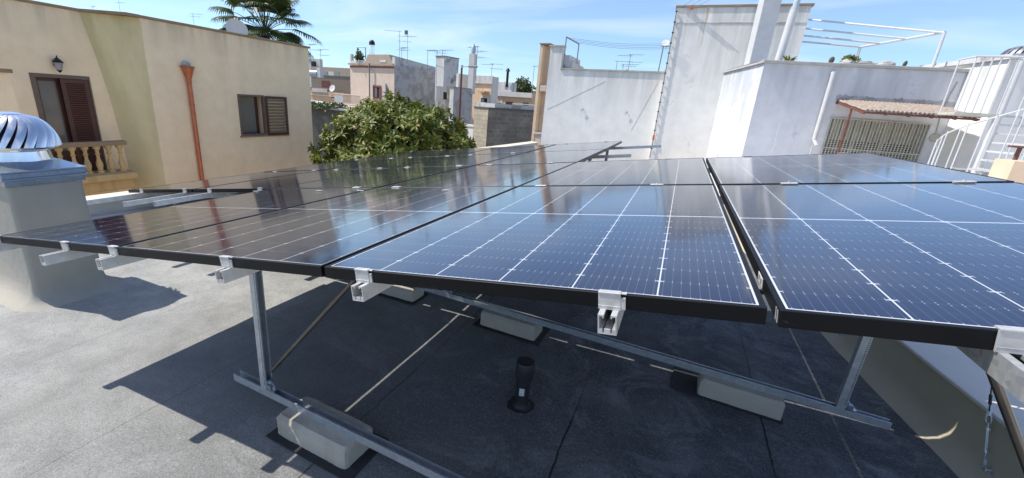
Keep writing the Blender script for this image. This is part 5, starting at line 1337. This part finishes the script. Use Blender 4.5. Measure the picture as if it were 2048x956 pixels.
A_ = [(799, 112, 62, 35, 'triple', 'tall antenna with a low cross bar above the pink house roof'), (815, 114, 61, 35, 'panel', 'tall antenna with a bushy head right of the cross-bar antenna'),
      (803, 113, 96, 36, 'double', 'short double antenna at the foot of the two tall ones'), (855, 128, 100, 37, 'yagi', 'single-bar antenna left of the white roof box'),
      (874, 112, 101, 37.5, 'comb', 'small comb antenna left on top of the white roof box'), (885, 112, 100, 37.5, 'yagi', 'small bar antenna right on top of the white roof box'),
      (952, 150, 92, 36, 'triple', 'large many-barred antenna right of the silver finial chimney'), (983, 150, 127, 40, 'comb', 'thin comb antenna over the cream house band'),
      (1064, 182, 131, 45, 'yagi', 'thin antenna left of the peach pillar wall'), (642, 125, 98, 45, 'comb', 'faint antenna left of the pink house near the cream house edge'),
      (622, 130, 88, 45, 'yagi', 'faint antenna right against the cream house corner'), (241, 26, -12, XL and 17, 'comb', 'antenna over the cream house roof, mast leaving the photo'),
      (388, 48, 27, 20, 'double', 'small twin-bar antenna on the cream house roof left of the palm'), (187, 24, 13, 18, 'yagi', 'tiny flat antenna at the step of the cream house roof'),
      (1232, 140, 122, 60, 'yagi', 'small distant antenna left over the long white wall'), (1245, 142, 128, 60, 'double', 'squat distant antenna in the middle of three over the white wall'),
      (1256, 143, 108, 60, 'comb', 'taller distant antenna right of three over the white wall')]
for x_, b_, t_, Y_, k_, lb2 in A_:
    if b_ < 60 and x_ < 420:
        bb = at(x_, b_, x=XL-2.0); Y_ = bb.y
    ant(x_, b_, t_, Y_, k_, lb2)
# antenna with white dishes behind the long wall
b = at(1314, 149, y=17.6); t_ = at(1327, 92, y=17.6)
o = thing('tv_antenna', b, 'leaning antenna mast with a white head next to the tall tower edge', 'antenna')
MB().tube((0, 0, -1), (t_.x-b.x, 0, t_.z-b.z), .022, 6).build('mast', 'antenna', o)
m = MB(); T_ = t_-b
m.tube(T_+V((-.1, 0, 0)), T_+V((.28, 0, -.02)), .012, 5).tube(T_+V((.28, 0, -.12)), T_+V((.28, 0, .1)), .01, 5).tube(T_+V((.1, 0, -.1)), T_+V((.1, 0, .1)), .01, 5); m.build('elements', 'antenna', o)
MB().lathe([(0, 0), (.14, .02), (.0, -.01)], T_+V((.05, 0, .1)), 14, Matrix.Rotation(rad(60), 4, 'X')).build('white_head', 'whitepaint', o)
# stone roof feature behind the long white wall
c = at(1268, 147, y=24)
sr_ = thing('stone_roof_piece', c, 'old stone roof feature with curled ends above the long white wall', 'roof feature')
m = MB(); m.box((-.5, 0, -1), (1.5, .4, .02)).build('base', 'blocks', sr_)
for x_, n_ in ((-.55, 'end'), (1.35, 'end')):
    MB().lathe([(0, 0), (.16, 0), (.18, .1), (.10, .22), (.0, .26)], (x_+.1, .2, -.02), 10).box((x_-.1, 0, -1), (x_+.32, .4, 0)).build('scroll_end', 'blocks', sr_)

# ================================================================== leafy tree in the gap
TC = V((-7.45, 11.0, -1.30))
tr = thing('leafy_tree', (TC.x, TC.y, GZ), 'dense round tree with large glossy yellow-green leaves behind the panels', 'tree')
m = MB(); m.tube((0, 0, 0), (.1, 0, 2.2), .24, 12, .17)
rnd = random.Random(11)
for i in range(9):
    a = 2*pi*i/9+rnd.uniform(-.2, .2); p1 = V((.1, 0, 2.1)); p2 = p1+V((cos(a)*.7, sin(a)*.7, .8)); p3 = p2+V((cos(a)*.8, sin(a)*.8, .7)); m.tube(p1, p2, .10, 8, .06).tube(p2, p3, .06, 6, .025)
m.build('trunk', 'bark', tr)
def env(d):   # crown radius in direction d (unit): broad dome with lumps
    lump = 1+.16*mnoise.noise(d*2.3+V((4, 1, 7)))+.08*mnoise.noise(d*5.5)
    k_ = 1-.16*max(0, d.z)
    return V((d.x*2.5*k_, d.y*2.5*k_, (d.z*1.66 if d.z > 0 else d.z*1.5)))*lump
m = MB(); m2 = MB(); zc0 = TC.z-GZ
def leaf(m, p, dirn, up, L_):
    side = dirn.cross(up).normalized(); nrm = side.cross(dirn).normalized(); w = L_*.19
    tip = p+dirn*L_-nrm*L_*.22; m1 = p+dirn*L_*.35; m2_ = p+dirn*L_*.7-nrm*L_*.07
    fold = nrm*w*.28
    m.add([p, m1+side*w+fold, m2_+side*w*.8+fold, tip, m2_-side*w*.8+fold, m1-side*w+fold, m1, m2_], [(0, 1, 6), (0, 6, 5), (6, 1, 2, 7), (6, 7, 4, 5), (7, 2, 3), (7, 3, 4)])
for i in range(2100):
    d = V((rnd.gauss(0, 1), rnd.gauss(0, 1), rnd.gauss(0, 1))).normalized()
    if d.z < -.55: continue
    r_ = rnd.choice((1, 1, 1, .93, .85, .72)); c = env(d)*r_*rnd.uniform(.93, 1.05)
    out = (d+V((0, 0, .55))+V((rnd.gauss(0, .35), rnd.gauss(0, .35), rnd.gauss(0, .25)))).normalized()
    u_ = out.orthogonal().normalized(); v_ = out.cross(u_); n_ = rnd.randint(6, 9); ph = rnd.uniform(0, 6.28)
    for k in range(n_):
        a = ph+2*pi*k/n_; sp_a = rnd.uniform(.5, 1.25); dr_ = (out*cos(sp_a)+(u_*cos(a)+v_*sin(a))*sin(sp_a)).normalized()
        dr_ = (dr_-ZV*.42).normalized(); leaf(m, c+dr_*.02, dr_, out, rnd.uniform(.16, .27))
cr = m.build('crown', 'leaf', tr); cr.location = (0, 0, zc0)
# inner twigs keep the crown's centre from being hollow
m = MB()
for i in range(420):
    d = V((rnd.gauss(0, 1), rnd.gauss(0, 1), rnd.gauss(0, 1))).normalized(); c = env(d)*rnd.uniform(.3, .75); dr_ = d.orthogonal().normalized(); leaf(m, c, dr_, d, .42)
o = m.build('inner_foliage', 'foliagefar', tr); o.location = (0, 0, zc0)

# ================================================================== fan palm behind the cream house
pc = at(530, 60, y=16.8)
pm = thing('fan_palm', (pc.x, pc.y, GZ), 'tall fan palm rising behind the cream house roof', 'palm tree')
zc = pc.z-GZ-.15
MB().tube((0, 0, 0), (0, 0, zc), .28, 14, .2).build('trunk', 'bark', pm, smooth=True)
mp = MB(); mf = MB(); rnd = random.Random(5)
nf = 78
for i in range(nf):
    az_ = i*2.39996; el = rad(84-i*(158/nf)+rnd.uniform(-6, 6)); L_ = rnd.uniform(1.25, 2.0)
    d = V((cos(az_)*cos(el), sin(az_)*cos(el), sin(el)))
    p = V((0, 0, zc)); pts = [p]; dd_ = d.copy()
    for k in range(5):
        p = p+dd_*L_/5; dd_ = (dd_-ZV*.07*(1+cos(el))).normalized(); pts.append(p)
    for k in range(5): mp.tube(pts[k], pts[k+1], .022-.002*k, 5)
    side = dd_.cross(ZV).normalized(); up_ = side.cross(dd_).normalized(); hub = pts[-1]; fr_ = rnd.uniform(1.0, 1.3)
    nb_ = 30
    for k in range(nb_):
        th = rad(-100+200*k/(nb_-1)); bd = (dd_*cos(th)+side*sin(th)+up_*.10*abs(sin(th))).normalized(); sd_ = (side*cos(th)-dd_*sin(th)).normalized()
        Lb = fr_*(1-.22*abs(th)/2.1); w = .030
        a = hub; b = hub+bd*Lb*.55-ZV*.03; c2 = hub+bd*Lb*.8-ZV*(.12+.05*rnd.random()); e = hub+bd*Lb*.93-ZV*(.30+.14*rnd.random())
        w = .065; mf.add([a, b+sd_*w, b-sd_*w, c2+sd_*w*.5, c2-sd_*w*.5, e], [(0, 1, 2), (1, 3, 4, 2), (3, 5, 4)])
mp.build('leaf_stalks', 'palm', pm); mf.build('fronds', 'palm', pm)
mh = MB()
for i in range(260):
    a = rnd.uniform(0, 6.28); z0_ = zc-rnd.uniform(.1, 1.6); r_ = .26+rnd.uniform(0, .35); mh.add([(cos(a)*.2, sin(a)*.2, z0_), (cos(a+.1)*.2, sin(a+.1)*.2, z0_), (cos(a+.05)*r_, sin(a+.05)*r_, z0_-.8)], [(0, 1, 2)])
mh.build('dry_skirt', 'bark', pm)
